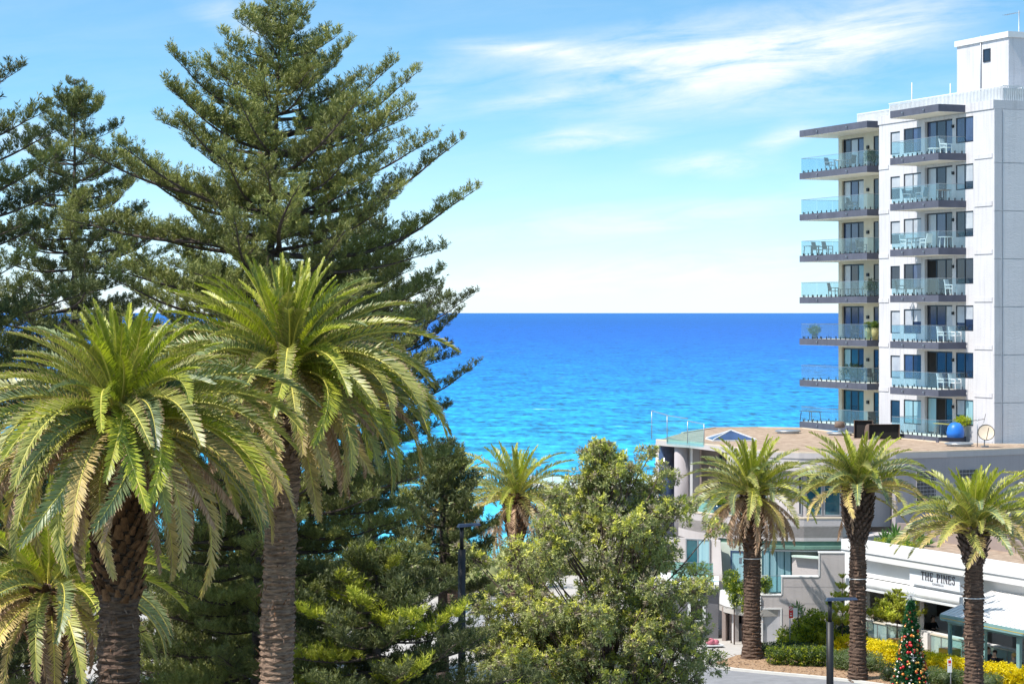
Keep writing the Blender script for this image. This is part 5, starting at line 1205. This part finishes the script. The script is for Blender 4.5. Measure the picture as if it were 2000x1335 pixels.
# sign board with lettering
su0, su1 = CU(1775, -.35), CU(1873, -.35); sz0, sz1 = 3.62, 4.46
sg = MB().box((su0, -.30, sz0), (su1, -.021, sz1)).build('sign_board', surf('sign_face', (.72, .75, .80), .5, .3, var=.04), cafe)
def serif_text(txt, height, mat, parent, loc_u0, loc_u1, z, v):
    W_ = {'T': .8, 'H': .95, 'E': .75, ' ': .55, 'P': .78, 'I': .42, 'N': .95, 'S': .70}; gap = .24
    tot = sum(W_[c] for c in txt) + gap * (len(txt) - 1); sx = (loc_u1 - loc_u0) / tot; x = loc_u0
    thick, thin, se = .17, .075, .07
    for ch in txt:
        w = W_[ch]
        if ch != ' ':
            mb = MB()
            def bx(a, b, c, d): mb.box((x + a * sx, v, z + b * height), (x + c * sx, v + .03, z + d * height))
            def stem(cx, t=thick): bx(cx - t / 2, 0, cx + t / 2, 1); bx(cx - t / 2 - .08, 0, cx + t / 2 + .08, se); bx(cx - t / 2 - .08, 1 - se, cx + t / 2 + .08, 1)
            if ch == 'T': stem(w / 2); bx(0, 1 - thin - .02, w, 1.001); bx(0, .78, .05, 1); bx(w - .05, .78, w, 1)
            if ch == 'H': stem(.16); stem(w - .16); bx(.16, .47, w - .16, .47 + thin)
            if ch == 'E': stem(.16); bx(.16, 1 - thin, w, 1.002); bx(.16, 0, w, thin); bx(.16, .48, w - .15, .48 + thin); bx(w - .05, .0, w, .25); bx(w - .05, .78, w, 1); bx(w - .2, .40, w - .15, .62)
            if ch == 'I': stem(w / 2)
            if ch == 'N': stem(.12, thin); stem(w - .12, thin); mb.add([(x + q * sx, v + yy, z + h * height) for yy in (0, .03) for q, h in ((.02, 1), (.22, 1), (w - .06, 0), (w - .18, 0))], [(3, 2, 1, 0), (4, 5, 6, 7), (0, 1, 5, 4), (1, 2, 6, 5), (2, 3, 7, 6), (3, 0, 4, 7)])
            if ch == 'P':
                stem(.16); pts = [(.16 + (w - .16 - .08) * (math.sin(t) if 0 else 1) * math.sin(t) ** .9, .73 + .235 * math.cos(t)) for t in np.linspace(.02, math.pi - .02, 9)]
                for i in range(8): mb.bar((x + pts[i][0] * sx, v + .015, z + pts[i][1] * height), (x + pts[i + 1][0] * sx, v + .015, z + pts[i + 1][1] * height), .03, .11 * height * (.7 + .6 * math.sin(math.pi * i / 8)))
            if ch == 'S':
                pts = [(.62, .80), (.52, .94), (.36, .97), (.20, .92), (.12, .78), (.18, .64), (.36, .53), (.54, .41), (.60, .26), (.52, .10), (.36, .03), (.20, .06), (.08, .22)]
                for i in range(12): mb.bar((x + pts[i][0] * sx, v + .015, z + pts[i][1] * height), (x + pts[i + 1][0] * sx, v + .015, z + pts[i + 1][1] * height), .03, .10 * height)
                bx(.60, .76, .65, .98); bx(.04, .02, .09, .26)
            mb.build('letter', mat, parent)
        x += (w + gap) * sx
M['lettering'] = surf('sign_lettering', (.13, .12, .14), .5, .3)
serif_text('THE PINES', .43, M['lettering'], sg, CU(1798, -.35), CU(1864, -.35), 3.93, -.335)
fc = bpy.data.curves.new('lettering', 'FONT'); fc.body = 'CRONULLA'; fc.size = .16; fc.extrude = .005; fc.align_x = 'CENTER'; fc.space_character = 1.25
fc.materials.append(M['lettering']); ft = bpy.data.objects.new('tmp', fc); COL.objects.link(ft); fm = bpy.data.meshes.new_from_object(ft.evaluated_get(bpy.context.evaluated_depsgraph_get())); bpy.data.objects.remove(ft); fo = inst('small_lettering', fm, sg); fo.location = ((CU(1798, -.35) + CU(1864, -.35)) / 2, -.32, 3.74); fo.rotation_euler = (R(90), 0, 0)
# glass balustrade and rails in front of the openings
def rail_run(u0, u1, v, z0, h, n):
    t = MB(); t.box((u0, v - .06, z0 + h), (u1, v + .06, z0 + h + .07)); t.box((u0, v - .05, z0), (u1, v + .05, z0 + .09)); t.build('rail', M['cream'], cafe)
    for k in range(n):
        a = u0 + (u1 - u0) * k / n; b = u0 + (u1 - u0) * (k + 1) / n
        MB().box((a + .05, v - .01, z0 + .09), (b - .05, v + .01, z0 + h)).build('glass_panel', M['milkglass'], cafe)
        MB().box((a - .02, v - .02, z0 + .09), (a + .02, v + .02, z0 + h)).build('post', M['metal'], cafe)
M['milkglass'] = glassmat('cafe_glass', (.62, .68, .58), .08, white=.35)
rail_run(CU(1640, -.5), CU(1772, -.5), -.5, .05, 1.12, 7); rail_run(CU(1818, -.5), CU(1990, -.5), -.5, .05, 1.12, 8)
MB().box((CU(1776, -.3), -.45, 0), (CU(1816, -.3), -.15, 1.2)).build('wall', M['white'], cafe)
MB().box((CU(1640, -.2), -.60, .0), (cu1, -.10, .05)).build('plinth', M['kerb'], cafe)
# pergola with louvred white roof
pg = empty('pergola', CW(CU(1856, -3.0), -3.0, 0), CTH, 'teal framed pergola with a white ribbed roof at the right of the cafe', 'pergola')
ox = CU(1856, -3.0)
def pu(px, v=-3.0): return CU(px, v) - ox
pz0, pz1 = 2.62, 3.95; Lp = pu(2060)
mb = MB(); mb.add([(-.35, -.35, pz0 + .32), (Lp, -.35, pz0 + .32), (Lp, 2.9, pz1), (-.35, 2.9, pz1), (-.35, -.35, pz0 + .26), (Lp, -.35, pz0 + .26), (Lp, 2.9, pz1 - .06), (-.35, 2.9, pz1 - .06)], [(0, 1, 2, 3), (7, 6, 5, 4), (0, 4, 5, 1), (1, 5, 6, 2), (2, 6, 7, 3), (3, 7, 4, 0)])
mb.build('roof_sheet', M['white'], pg)
rbm = MB(); rbm.bar((0, -.35, pz0 + .345), (0, 2.9, pz1 + .025), .05, .04); rbme = rbm.mesh('roof_rib', M['white']); k = -.3
while k < Lp: inst('roof_rib', rbme, pg, (k, 0, 0)); k += .34
MB().box((-.3, -.42, pz0 + .05), (Lp, -.36, pz0 + .34)).build('gutter', M['teal'], pg); MB().box((-.1, -.10, pz0 - .12), (Lp, .02, pz0 + .04)).build('beam', M['teal'], pg)
MB().box((-.2, -.43, pz0 + .16), (Lp, -.421, pz0 + .19)).build('trim', M['gold'], pg)
MB().box((-.32, -.3, pz0), (-.22, 2.9, pz0 + .12)).build('side_beam', M['teal'], pg)
for px_, w_ in ((1856, .15), (1925, .12), (1991, .24), (2050, .15)):
    u_ = pu(px_); MB().box((u_ - w_ / 2, -.09, 0), (u_ + w_ / 2, .06, pz0 - .121)).build('post', M['teal'], pg)
MB().box((-.05, .07, .9), (pu(1888), .09, 2.45)).build('clear_blind', M['clearglass'], pg)
MB().box((pu(1925) + .1, .0, .05), (pu(1991) - .15, .03, .95)).build('glass_panel', M['milkglass'], pg)
MB().box((pu(1925) + .1, -.03, .95), (pu(1991) - .15, .06, 1.0)).build('rail', M['metal'], pg)
# planters
for px_, v_, s_, h_, lab in ((1752, -1.1, .34, .62, 'gold square planter left of the christmas tree'), (1855, -1.3, .40, .75, 'gold square planter behind the first pergola post')):
    t = empty('planter', CW(CU(px_, v_), v_, .1), CTH, lab, 'planter'); MB().box((-s_, -s_, 0), (s_, s_, h_)).build('box', M['gold'], t); MB().box((-s_ + .05, -s_ + .05, h_), (s_ - .05, s_ - .05, h_ + .01)).build('soil', M['mulch'], t)
# agaves on the roof bed
def agave(loc, n, L, label, seed):
    r = random.Random(seed); t = empty('agave', loc, 0, label, 'plant'); mb = MB(); S = Soup()
    Pn = []; D = []; N_ = []
    for i in range(n):
        a = i * 2.4; e = R(80 - 75 * i / n); d = Vector((math.cos(a) * math.cos(e), math.sin(a) * math.cos(e), math.sin(e)))
        Pn.append((0, 0, .05)); D.append(d); N_.append(Vector((0, 0, 1)).cross(d).cross(d))
    lf = MB(); lf.add([(0, -.05, 0), (0, .05, 0), (L * .5, .09, .03), (L * .5, -.09, .03), (L * .5, 0, -.03), (L, 0, .02)], [(0, 1, 2, 4), (0, 4, 3), (3, 4, 5), (4, 2, 5)]); me = lf.mesh('leaf', M['agave'])
    for i in range(n):
        a = i * 2.4; e = R(82 - 78 * i / n); inst('leaf', me, t, (0, 0, .05), (Matrix.Rotation(a, 4, 'Z') @ Matrix.Rotation(-e, 4, 'Y')).to_euler(), r.uniform(.8, 1.1))
for i, (px_, py_, d, L) in enumerate(((1728, 1052, 130.3, .75), (1748, 1045, 131, .95), (1765, 1052, 129.5, .7), (1797, 1053, 128.5, .7), (1812, 1058, 128, .55), (1735, 1066, 127.6, .45), (1772, 1068, 127, .45))):
    q = P(px_, py_, d); q.z = max(5.0, min(5.5, q.z - .2))
    agave(q, 26, L, ['leftmost large agave', 'largest agave in the middle', 'third agave from the left', 'agave nearest the sign', 'rightmost small agave', 'small agave at the left parapet edge', 'small agave at the parapet above the sign'][i] + ' in the cafe roof planting', i)
shrub('ground_cover_plant', 'bright green low plants along the cafe roof edge', 'plants', [(*XY(1740, 128.2), 5.15, 1.0, .5, .3), (*XY(1775, 127), 5.12, .8, .4, .25)], ['lime_leaf', 'hedge_grey'], [3, 2], (.12, .05), 160, origin=Vector((*XY(1755, 127.8), 5.0)) * Vector((1, 1, 0)))

# ------------------------------------------------------------------ people
SKIN = surf('skin', (.50, .31, .22), .6, .3, var=.05)
def person(loc, rz, label, shirt, hair, seated=True, trousers=(.05, .06, .09)):
    sm = surf('shirt_cloth', shirt, .85, .1, var=.2, scale=8); hm = surf('hair', hair, .7, .2, var=.3, scale=20); tm = surf('trouser_cloth', trousers, .85, .1, var=.2)
    me = bpy.data.meshes.new('body_skeleton')
    J = {'pel': (0, 0, .50, .15), 'wai': (0, .0, .68, .135), 'che': (0, -.02, .92, .165), 'nk': (0, -.02, 1.10, .06), 'hd': (0, -.03, 1.22, .095), 'hd2': (0, -.02, 1.32, .10), 'tp': (0, -.01, 1.38, .07), 'nose': (0, -.12, 1.25, .025)}
    for s_, n_ in ((-1, 'l'), (1, 'r')):
        J['sh' + n_] = (s_ * .19, -.01, 1.02, .065); J['el' + n_] = (s_ * .25, -.10, .78, .048); J['wr' + n_] = (s_ * .16, -.34, .76, .032); J['ha' + n_] = (s_ * .12, -.43, .77, .035)
        J['hp' + n_] = (s_ * .10, -.05, .48, .10); J['kn' + n_] = (s_ * .13, -.48, .50, .068); J['an' + n_] = (s_ * .13, -.46, .10, .045); J['to' + n_] = (s_ * .14, -.62, .05, .04)
    E = [('pel', 'wai'), ('wai', 'che'), ('che', 'nk'), ('nk', 'hd'), ('hd', 'hd2'), ('hd2', 'tp'), ('hd', 'nose')]
    for n_ in 'lr': E += [('che', 'sh' + n_), ('sh' + n_, 'el' + n_), ('el' + n_, 'wr' + n_), ('wr' + n_, 'ha' + n_), ('pel', 'hp' + n_), ('hp' + n_, 'kn' + n_), ('kn' + n_, 'an' + n_), ('an' + n_, 'to' + n_)]
    ks = list(J); me.from_pydata([J[k][:3] for k in ks], [(ks.index(a), ks.index(b)) for a, b in E], [])
    o = bpy.data.objects.new('tmp', me); COL.objects.link(o); md = o.modifiers.new('s', 'SKIN')
    for i, k in enumerate(ks): me.skin_vertices[0].data[i].radius = (J[k][3], J[k][3])
    me.skin_vertices[0].data[0].use_root = True
    md2 = o.modifiers.new('u', 'SUBSURF'); md2.levels = 1; md2.render_levels = 1
    dg = bpy.context.evaluated_depsgraph_get(); m2 = bpy.data.meshes.new_from_object(o.evaluated_get(dg)); m2.name = 'body'; bpy.data.objects.remove(o)
    m2.materials.clear()
    for m in (SKIN, sm, tm): m2.materials.append(m)
    for p in m2.polygons:
        c = p.center; p.use_smooth = True
        if c.z > 1.07: k = 0
        elif c.z > .56 and not (c.y < -.24): k = 1
        elif c.z > .70 and c.y < -.24: k = 0
        elif c.z < .14: k = 2
        else: k = 2
        p.material_index = k
    t = empty('person', loc, rz, label, 'person'); inst('body', m2, t)
    hmh = MB(); hmh.sphere((0, .015, 1.325), .125, 12, 0, 1.0)
    vs = []
    for v in hmh.v:
        x, y, z = v
        if z < 1.30 and y < .02: y = max(y, -.01); z = max(z, 1.30)
        vs.append((x, y, z))
    hmh.v = vs; hmh.sm = [True] * len(hmh.sm); hmh.build('hair', hm, t)
    return t
def cafe_seat(u, v, z, rz, i, label):
    t = empty('cafe_chair', CW(u, v, z), CTH + rz, label, 'chair', 'chairs at the cafe tables')
    for nme, me in zip(('seat', 'backrest', 'frame'), CH['wicker']): inst(nme, me, t)
plist = [(1930, -1.9, 1.7, 'person in dark shirt with short brown hair seated at the first pergola table', (.05, .05, .06), (.12, .06, .03), .05),
         (1943, -2.3, .4, 'person in black top with dark hair seated with back turned under the pergola', (.02, .02, .025), (.03, .02, .015), .05),
         (1980, -2.0, -1.6, 'person with blonde hair seated at the right pergola table', (.45, .40, .38), (.50, .34, .14), .05),
         (1697, 1.0, 1.2, 'person in maroon top seated inside the cafe opening beside the palm trunk', (.25, .02, .08), (.06, .03, .02), .3),
         (1743, 1.0, -1.0, 'person in orange brown top seated inside the cafe behind the young potted pine', (.42, .20, .13), (.25, .14, .08), .3),
         (1822, 1.6, 1.5, 'person in black top seated inside the second cafe opening', (.02, .02, .025), (.03, .02, .015), .3)]
for i, (px_, v_, rz, lab, sh, hr, z_) in enumerate(plist):
    u_ = CU(px_, v_); person(CW(u_, v_, z_), CTH + rz, lab, sh, hr); cafe_seat(u_, v_ , z_, rz, i, ['dark wicker chair under the short haired brown headed person in the pergola', 'dark wicker chair under the person with back turned in the pergola', 'dark wicker chair under the blonde person in the pergola', 'dark wicker chair under the maroon clad person in the cafe', 'dark wicker chair under the orange clad person in the cafe', 'dark wicker chair under the black clad person in the cafe'][i])
for i, (px_, v_, z_, lab) in enumerate(((1957, -2.1, .05, 'pale table between the seated people under the pergola'), (1722, 1.3, .3, 'pale table inside the cafe left of the young potted pine'), (1845, 1.4, .3, 'pale table inside the second cafe opening'))):
    table(CW(CU(px_, v_), v_, z_), CTH, .5, .74, 'plastic_white', 'metal', lab)
shrub('flower_box', 'purple flowers along the sill inside the first cafe opening', 'flowers', [(*(CW(CU(1718, .2), .2, 0).xy), 1.22, .5, .9, .18)], ['purple_flower'] if False else ['hedge_dark', 'banksia_pale'], [1, 1], (.08, .05), 160)

# ------------------------------------------------------------------ hedges and garden
def gp(px, d): return ((px - 1000) * d / FPX, d)
def hedge_path(pts, w, h, step=.8, z=.1):
    out = []
    for i in range(len(pts) - 1):
        a, b = Vector(pts[i]), Vector(pts[i + 1]); n = max(1, int((b - a).length / step))
        for k in range(n):
            c = a.lerp(b, k / n); out.append((c.x, c.y, z + h * .5, w * random.uniform(.92, 1.08), w * random.uniform(.92, 1.08), h * .5 * random.uniform(.93, 1.06)))
    return out
def off_line(px_list, v):  # points in the cafe frame
    return [tuple(CW(CU(p, v), v, 0).xy) for p in px_list]
shrub('hedge', 'long clipped bright yellow hedge running in front of the cafe', 'hedge', hedge_path([gp(1590, 122.8), gp(1630, 121.8), gp(1680, 120.4), gp(1740, 117.6), gp(1800, 115.2), gp(1870, 112.9), gp(1940, 111.2), gp(2030, 109.6)], .70, .92, .4), ['hedge_yellow', 'hedge'], [24, 1], (.085, .065), 430, up=.25)
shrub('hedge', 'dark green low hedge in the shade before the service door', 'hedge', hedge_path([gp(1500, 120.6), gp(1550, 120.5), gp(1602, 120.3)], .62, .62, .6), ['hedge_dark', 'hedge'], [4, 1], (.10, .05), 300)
shrub('hedge', 'clipped mid green hedge with square end, nearest the kerb', 'hedge', hedge_path([gp(1522, 117.5), gp(1560, 117.2), gp(1606, 117.0), gp(1640, 116.8)], .62, .92, .55), ['hedge', 'lime_leaf', 'hedge_dark'], [5, 2, 2], (.10, .05), 330)
shrub('hedge', 'rounded grey green hedge between the lamp post and the christmas tree', 'hedge', hedge_path([gp(1650, 116.2), gp(1690, 115.4), gp(1726, 114.6)], .85, .88, .6), ['hedge_grey', 'hedge'], [5, 2], (.09, .04), 330)
shrub('hedge', 'small dark ball shaped shrub left of the christmas tree', 'shrub', [(*gp(1736, 112.2), .5, .42, .42, .42)], ['hedge_dark', 'hedge'], [4, 1], (.08, .04), 420)
shrub('hedge', 'grey green hedge at the lower right in front of the yellow hedge', 'hedge', hedge_path([gp(1812, 111.6), gp(1850, 110.9), gp(1900, 110.0), gp(1960, 109)], .7, .72, .6), ['hedge_grey', 'hedge'], [5, 2], (.09, .04), 330)
shrub('shrub', 'lime green conical shrub in front of the beach building wall', 'shrub', [(*gp(1555, 121.8), .75, .95, .7, .6), (*gp(1578, 121.9), 1.25, .75, .6, .6), (*gp(1592, 122), 1.75, .42, .4, .5), (*gp(1610, 121.6), .8, .75, .6, .6), (*gp(1600, 122), 1.1, .6, .6, .6), (*gp(1535, 121.6), .45, .4, .4, .4)], ['lime_leaf', 'hedge'], [3, 2], (.16, .07), 190)
shrub('shrub', 'bushy green shrub behind the lamp post beside the cafe end wall', 'shrub', [(*gp(1650, 122.5), .9, .8, .6, .8), (*gp(1672, 122.3), .6, .6, .6, .5)], ['hedge_dark', 'lime_leaf'], [3, 1], (.15, .06), 160)
shrub('shrub', 'green plants spilling from the curved terrace planter left of the palm', 'plant', [(*gp(1428, 125.6), 3.35, .42, .4, .55), (*gp(1450, 125.2), 3.1, .7, .4, .32), (*gp(1434, 125.0), 2.55, .22, .2, .45), (*gp(1457, 124.6), 2.45, .3, .2, .55), (*gp(1494, 124.9), 3.3, .35, .3, .35)], ['hedge', 'lime_leaf'], [3, 1], (.16, .06), 170, origin=Vector((*gp(1440, 125.4), 0)))
# bare young frangipani
fr = empty('frangipani', Vector((*gp(1562, 121.9), .1)), 0, 'thin young tree with a tuft of leaves beside the parking sign', 'tree')
mb = MB(); mb.tube([(0, 0, 0), (-.05, 0, 1.2), (-.12, 0, 2.2)], [.05, .04, .03], 6); mb.tube([(-.06, 0, 1.3), (.15, 0, 1.9)], [.03, .02], 5); mb.build('trunk', M['branch_grey'], fr)
S = Soup(); C = np.array([(-.12, 0, 2.25)] * 5 + [(.15, 0, 1.95)] * 3); rosettes(S, (C, rand_unit(8) * .4 + np.array([0, 0, .4])), 7, .42, .10, .7, 0); inst('crown', S.mesh('crown', [M['agave']]), fr)
# young star shaped pines
def young_pine(loc, h, r, tiers, label, seed, trunk=.04):
    t = empty('young_norfolk_pine', loc, 0, label, 'pine tree'); rr = random.Random(seed)
    MB().tube([(0, 0, 0), (.02, 0, h)], [trunk, .012], 6).build('trunk', M['pine_bark'], t)
    me = YB
    for i in range(tiers):
        k = i / max(1, tiers - 1); z = h * (.38 + .60 * k); R_ = r * (1 - .75 * k) 
        for j in range(6):
            an = j * 1.047 + i * .5 + rr.uniform(-.1, .1); inst('branch', me, t, (0, 0, z), (Matrix.Rotation(an, 4, 'Z') @ Matrix.Rotation(-R(4 + 30 * k), 4, 'Y')).to_euler(), R_ / 1.0)
YB = pine_branch(1.0, 77, [M['pine_bark'], M['pine_leaf_bright']], 1.3, .13, .045, sag=.0, rise=.10)
young_pine(Vector((*gp(1645, 121.2), .1)), 4.0, .95, 5, 'young star shaped norfolk pine left of the pineapple necked palm', 1)
young_pine(CW(CU(1752, -1.1), -1.1, .72), 2.35, 1.35, 4, 'young norfolk pine in the gold planter before the cafe opening', 2)

# ------------------------------------------------------------------ christmas tree
ct = empty('christmas_tree', Vector((*gp(1779, 109.0), .02)), 0, 'tall decorated christmas tree with red and gold baubles and a silver star', 'christmas tree')
CTH_ = 4.3; S = Soup(); n = 2600; h = rng.random(n) ** 1.4 * CTH_; a = rng.random(n) * 6.283; rr = .90 * (1 - h / (CTH_ + .12)) ** .95 * rng.uniform(.55, 1.06, n)
C = np.stack([rr * np.cos(a), rr * np.sin(a), h + .05], 1); D = np.stack([np.cos(a), np.sin(a), np.full(n, -.15)], 1)
M['tinsel'] = leafmat('christmas_green', (.03, .14, .06), (.012, .055, .025), objvar=0, scale=4)
rosettes(S, (C, D), 5, .16, .045, .8, 0); inst('foliage', S.mesh('foliage', [M['tinsel']]), ct)
MB().tube([(0, 0, 0), (0, 0, CTH_)], [.5, .02], 10).build('trunk', M['hedge_dark'], ct)
BM = {}
for nme, col, r_, me_ in (('red', (.55, .012, .02), .075, 0), ('gold', (.72, .42, .10), .065, .3), ('orange', (.75, .22, .03), .07, 0), ('silver', (.75, .66, .60), .055, .3)):
    BM[nme] = MB().sphere((0, 0, 0), r_, 8).mesh('bauble', surf('bauble_' + nme, col, .22, .6, var=.03, metal=me_))
rd = random.Random(9)
for i in range(260):
    k = rd.random() ** 1.25; z = .1 + k * (CTH_ - .45); an = rd.random() * 6.283 if i % 3 else rd.uniform(math.pi, 2 * math.pi); q = .93 * (1 - z / (CTH_ + .12)) ** .95 * 1.03
    inst('bauble', BM[rd.choice(['red', 'red', 'gold', 'gold', 'orange', 'silver', 'silver'])], ct, (q * math.cos(an), q * math.sin(an), z), (0, 0, 0), rd.uniform(.7, 1.15))
mb = MB()
for i in range(12):
    an = i * math.pi / 6; L_ = .46 if i % 2 == 0 else .28; mb.bar((0, 0, CTH_ + .25), (L_ * math.cos(an), 0, CTH_ + .25 + L_ * math.sin(an)), .04)
for i in range(6): an = i * 1.047; mb.bar((0, 0, CTH_ + .25), (.12 * math.cos(an), .2 * math.sin(an), CTH_ + .25), .02)
mb.build('star', M['plastic_white'], ct)
mb = MB()
for z, q in ((1.75, .02),):
    for i in range(5): an = i * 1.2566 + .3; mb.bar((0, -.62, z), (.17 * math.cos(an), -.66, z + .17 * math.sin(an)), .03)
mb.build('snowflake', M['metal'], ct)

# ------------------------------------------------------------------ lamp posts, signs
def lamp(px, d, zt, label, armx):
    b = Vector((*gp(px, d), .0)); t = empty('street_lamp', b, 0, label, 'street lamp')
    w = .125
    MB().tube([(0, 0, 0), (0, 0, zt - 1.0)], .155, 16, 0, True, True).build('post', M['metal_dark'], t); MB().tube([(0, 0, zt - 1.0), (0, 0, zt - .1)], .085, 12).build('stem', M['metal_dark'], t)
    mb = MB(); s_ = 1 if armx > 0 else -1
    mb.add([(-.18 * s_, -.16, zt - .10), (-.18 * s_, .2, zt - .10), (armx, .2, zt - .04), (armx, -.16, zt - .04), (-.10 * s_, -.12, zt + .03), (-.10 * s_, .16, zt + .03), (armx * .96, .12, zt + .04), (armx * .96, -.10, zt + .04)],
           [(0, 1, 2, 3), (7, 6, 5, 4), (0, 4, 5, 1), (1, 5, 6, 2), (2, 6, 7, 3), (3, 7, 4, 0)]); mb.build('lamp_head', M['lampblue'], t)
    return t
lamp(1621, 99, 18 - (1168 - 610) * 99 / FPX, 'black street lamp with flat blue topped head in front of the garden hedges', 1.18)
lamp(902, 94, 18 - (1024 - 610) * 94 / FPX, 'black street lamp rising through the pine foliage left of the banksia', .78).rotation_euler = (0, R(-9) * 0, .25)
def sign(px, d, h, label, plates, name='parking_sign'):
    t = empty(name, Vector((*gp(px, d), .1)), 0, label, 'sign'); MB().tube([(0, .03, 0), (0, .03, h)], .028, 8).build('pole', M['metal'], t)
    for (x0, x1, z0, z1, mm, kind) in plates:
        p_ = MB().box((x0, -.01, z0), (x1, .0, z1)).build('plate', M[mm], t); mb = MB(); cx = (x0 + x1) / 2
        if kind == 'red':
            K = 16; cz = z1 - (x1 - x0) * .5; r_ = (x1 - x0) * .36
            mb.tube([(cx + r_ * math.cos(6.283 * k / K), -.016, cz + r_ * math.sin(6.283 * k / K)) for k in range(K + 1)], .018, 4, 0, False, False); mb.bar((cx - r_ * .7, -.016, cz + r_ * .7), (cx + r_ * .7, -.016, cz - r_ * .7), .01, .03)
            mb.box((x0 + .05, -.014, z0 + .10), (x1 - .05, -.0101, z0 + .16)); mb.box((x0 + .08, -.014, z0 + .22), (x1 - .08, -.0101, z0 + .27)); mb.build('marking', M['plastic_white'], p_)
        if kind == 'white':
            mb.box((x0 + .04, -.014, z1 - .20), (x1 - .04, -.0101, z1 - .06)); mb.box((x0 + .05, -.014, z1 - .30), (x1 - .05, -.0101, z1 - .27)); mb.build('marking', M['red'], p_)
    return t
sign(1543, 121.2, 2.45, 'red and white parking sign on a grey pole against the beach building wall', [(-.06, .16, 1.85, 2.45, 'red', 'red'), (.165, .40, 1.9, 2.38, 'plastic_white', 'plain')])
sign(1857, 108.0, 1.75, 'small white and red sign on a thin pole before the yellow hedge', [(-.16, .05, 1.05, 1.68, 'plastic_white', 'white')])
# straps and boxes on palm trunks
for nm, px_, py_, d, r_, lab in (('strap', 1472, 1091, 119.0, .52, 'white cable strap round the palm before the beach building'), ('strap', 1681, 1131, 112.1, .43, 'white cable strap round the pineapple necked palm'), ('strap', 1907, 1168, 103.6, .50, 'white cable strap round the palm right of the cafe sign')):
    q = P(px_, py_, d); mb = MB(); mb.tube([(r_ * math.cos(6.283 * k / 20), r_ * math.sin(6.283 * k / 20), 0) for k in range(21)], .022, 5, 0, False)
    c = {1472: (12.45, 119.5), 1681: (16.9, 112.6), 1907: (20.85, 104)}[px_]
    t = empty('cable_strap', (c[0], c[1], q.z), 0, lab, 'strap'); mb.build('band', M['plastic_white'], t)
    MB().box((-r_ - .16, -.2, -.28), (-r_ - .02, .0, .02)).build('speaker_box', M['metal'], t)
# pink bundle on white pallet
q = empty('white_pallet', Vector((*gp(1394, 124.0), .01)), .2, 'flat white trolley with a pink bundle in front of the dark annex', 'trolley')
MB().box((-.5, -.3, .08), (.5, .3, .14)).build('deck', M['plastic_white'], q); mb = MB()
for x in (-.4, .4):
    for y in (-.22, .22): mb.tube([(x, y - .02, .045), (x, y + .02, .045)], .045, 8)
mb.build('wheels', M['metal_dark'], q)
M['pink'] = surf('pink_cloth', (.62, .20, .26), .8, .2, var=.3, scale=6)
t = empty('cloth_bundle', Vector((*gp(1392, 124.0), .15)), 0, 'pink cloth bundle lying on the white trolley', 'bundle'); mb = MB(); mb.sphere((-.12, 0, .16), .26, 10, 0, .75); mb.sphere((.16, .03, .13), .20, 10, 0, .8); mb.build('cloth', M['pink'], t)
# parked cars glimpsed behind the leaves
def car(loc, rz, col, label):
    t = empty('parked_car', loc, rz, label, 'car'); mb = MB()
    sec = [(-2.15, .35, .62), (-2.1, .75, .80), (-1.3, .95, .85), (-.9, 1.0, .86), (1.5, 1.0, .86), (2.1, .80, .80), (2.2, .4, .62)]
    prof = [(-2.2, .28), (-2.2, .62), (-1.95, .82), (-1.05, .95), (-.45, 1.40), (1.0, 1.45), (1.75, 1.0), (2.15, .92), (2.2, .3)]
    for s_ in (0,): mb.add([(x, -.86, z) for x, z in prof] + [(x, .86, z) for x, z in prof], [tuple(range(9)), tuple(range(9, 18))[::-1]] + [(i, 9 + i, 9 + (i + 1) % 9, (i + 1) % 9) for i in range(9)])
    mb.build('body', surf('car_paint', col, .25, .6, var=.03, coat=.5), t)
    for y in (-.87, .87): MB().add([(x, y, z) for x, z in ((-.9, .98), (-.42, 1.34), (.98, 1.38), (1.5, 1.02))], [(3, 2, 1, 0)]).build('side_window', M['pane_dark'], t)
    MB().add([(-1.06, -.7, .97), (-1.06, .7, .97), (-.50, .66, 1.37), (-.50, -.66, 1.37)], [(0, 1, 2, 3)]).build('windscreen', M['pane_dark'], t)
    for x in (-1.35, 1.35):
        for y in (-.88, .72): MB().tube([(x, y, .32), (x, y + .16, .32)], .32, 14).build('wheel', M['metal_dark'], t)
    for y in (-.6, .6): MB().box((-2.22, y - .15, .58), (-2.19, y + .15, .70)).build('headlight', M['plastic_white'], t)
car(Vector((-1.8, 131, 0)), .2, (.7, .7, .72), 'white parked car glimpsed through the leaves right of the lamp post')

# coastal scrub beyond the trees
for i, (px_, d, w_) in enumerate(((840, 150, 3.2), (905, 146, 3.0), (985, 150, 3.4), (1045, 158, 3.0), (560, 150, 4.0), (300, 150, 4.0), (60, 150, 4.0))):
    c_ = gp(px_, d); lab = ['low coastal scrub behind the lamp head', 'low coastal scrub just right of the far lamp post', 'low coastal scrub behind the left side of the banksia', 'low coastal scrub behind the banksia top', 'low coastal scrub behind the second big palm trunk', 'low coastal scrub between the big palm trunks', 'low coastal scrub at the far left behind the palms'][i]
    shrub('coastal_scrub', lab, 'shrub', [(c_[0] + k * w_ * .55, c_[1] + (k % 2), .9, w_ * .5, 1.3, 1.1 + .3 * (k % 2)) for k in (-1, 0, 1)], ['banksia', 'hedge', 'banksia_pale'], [4, 3, 2], (.24, .10), 26)
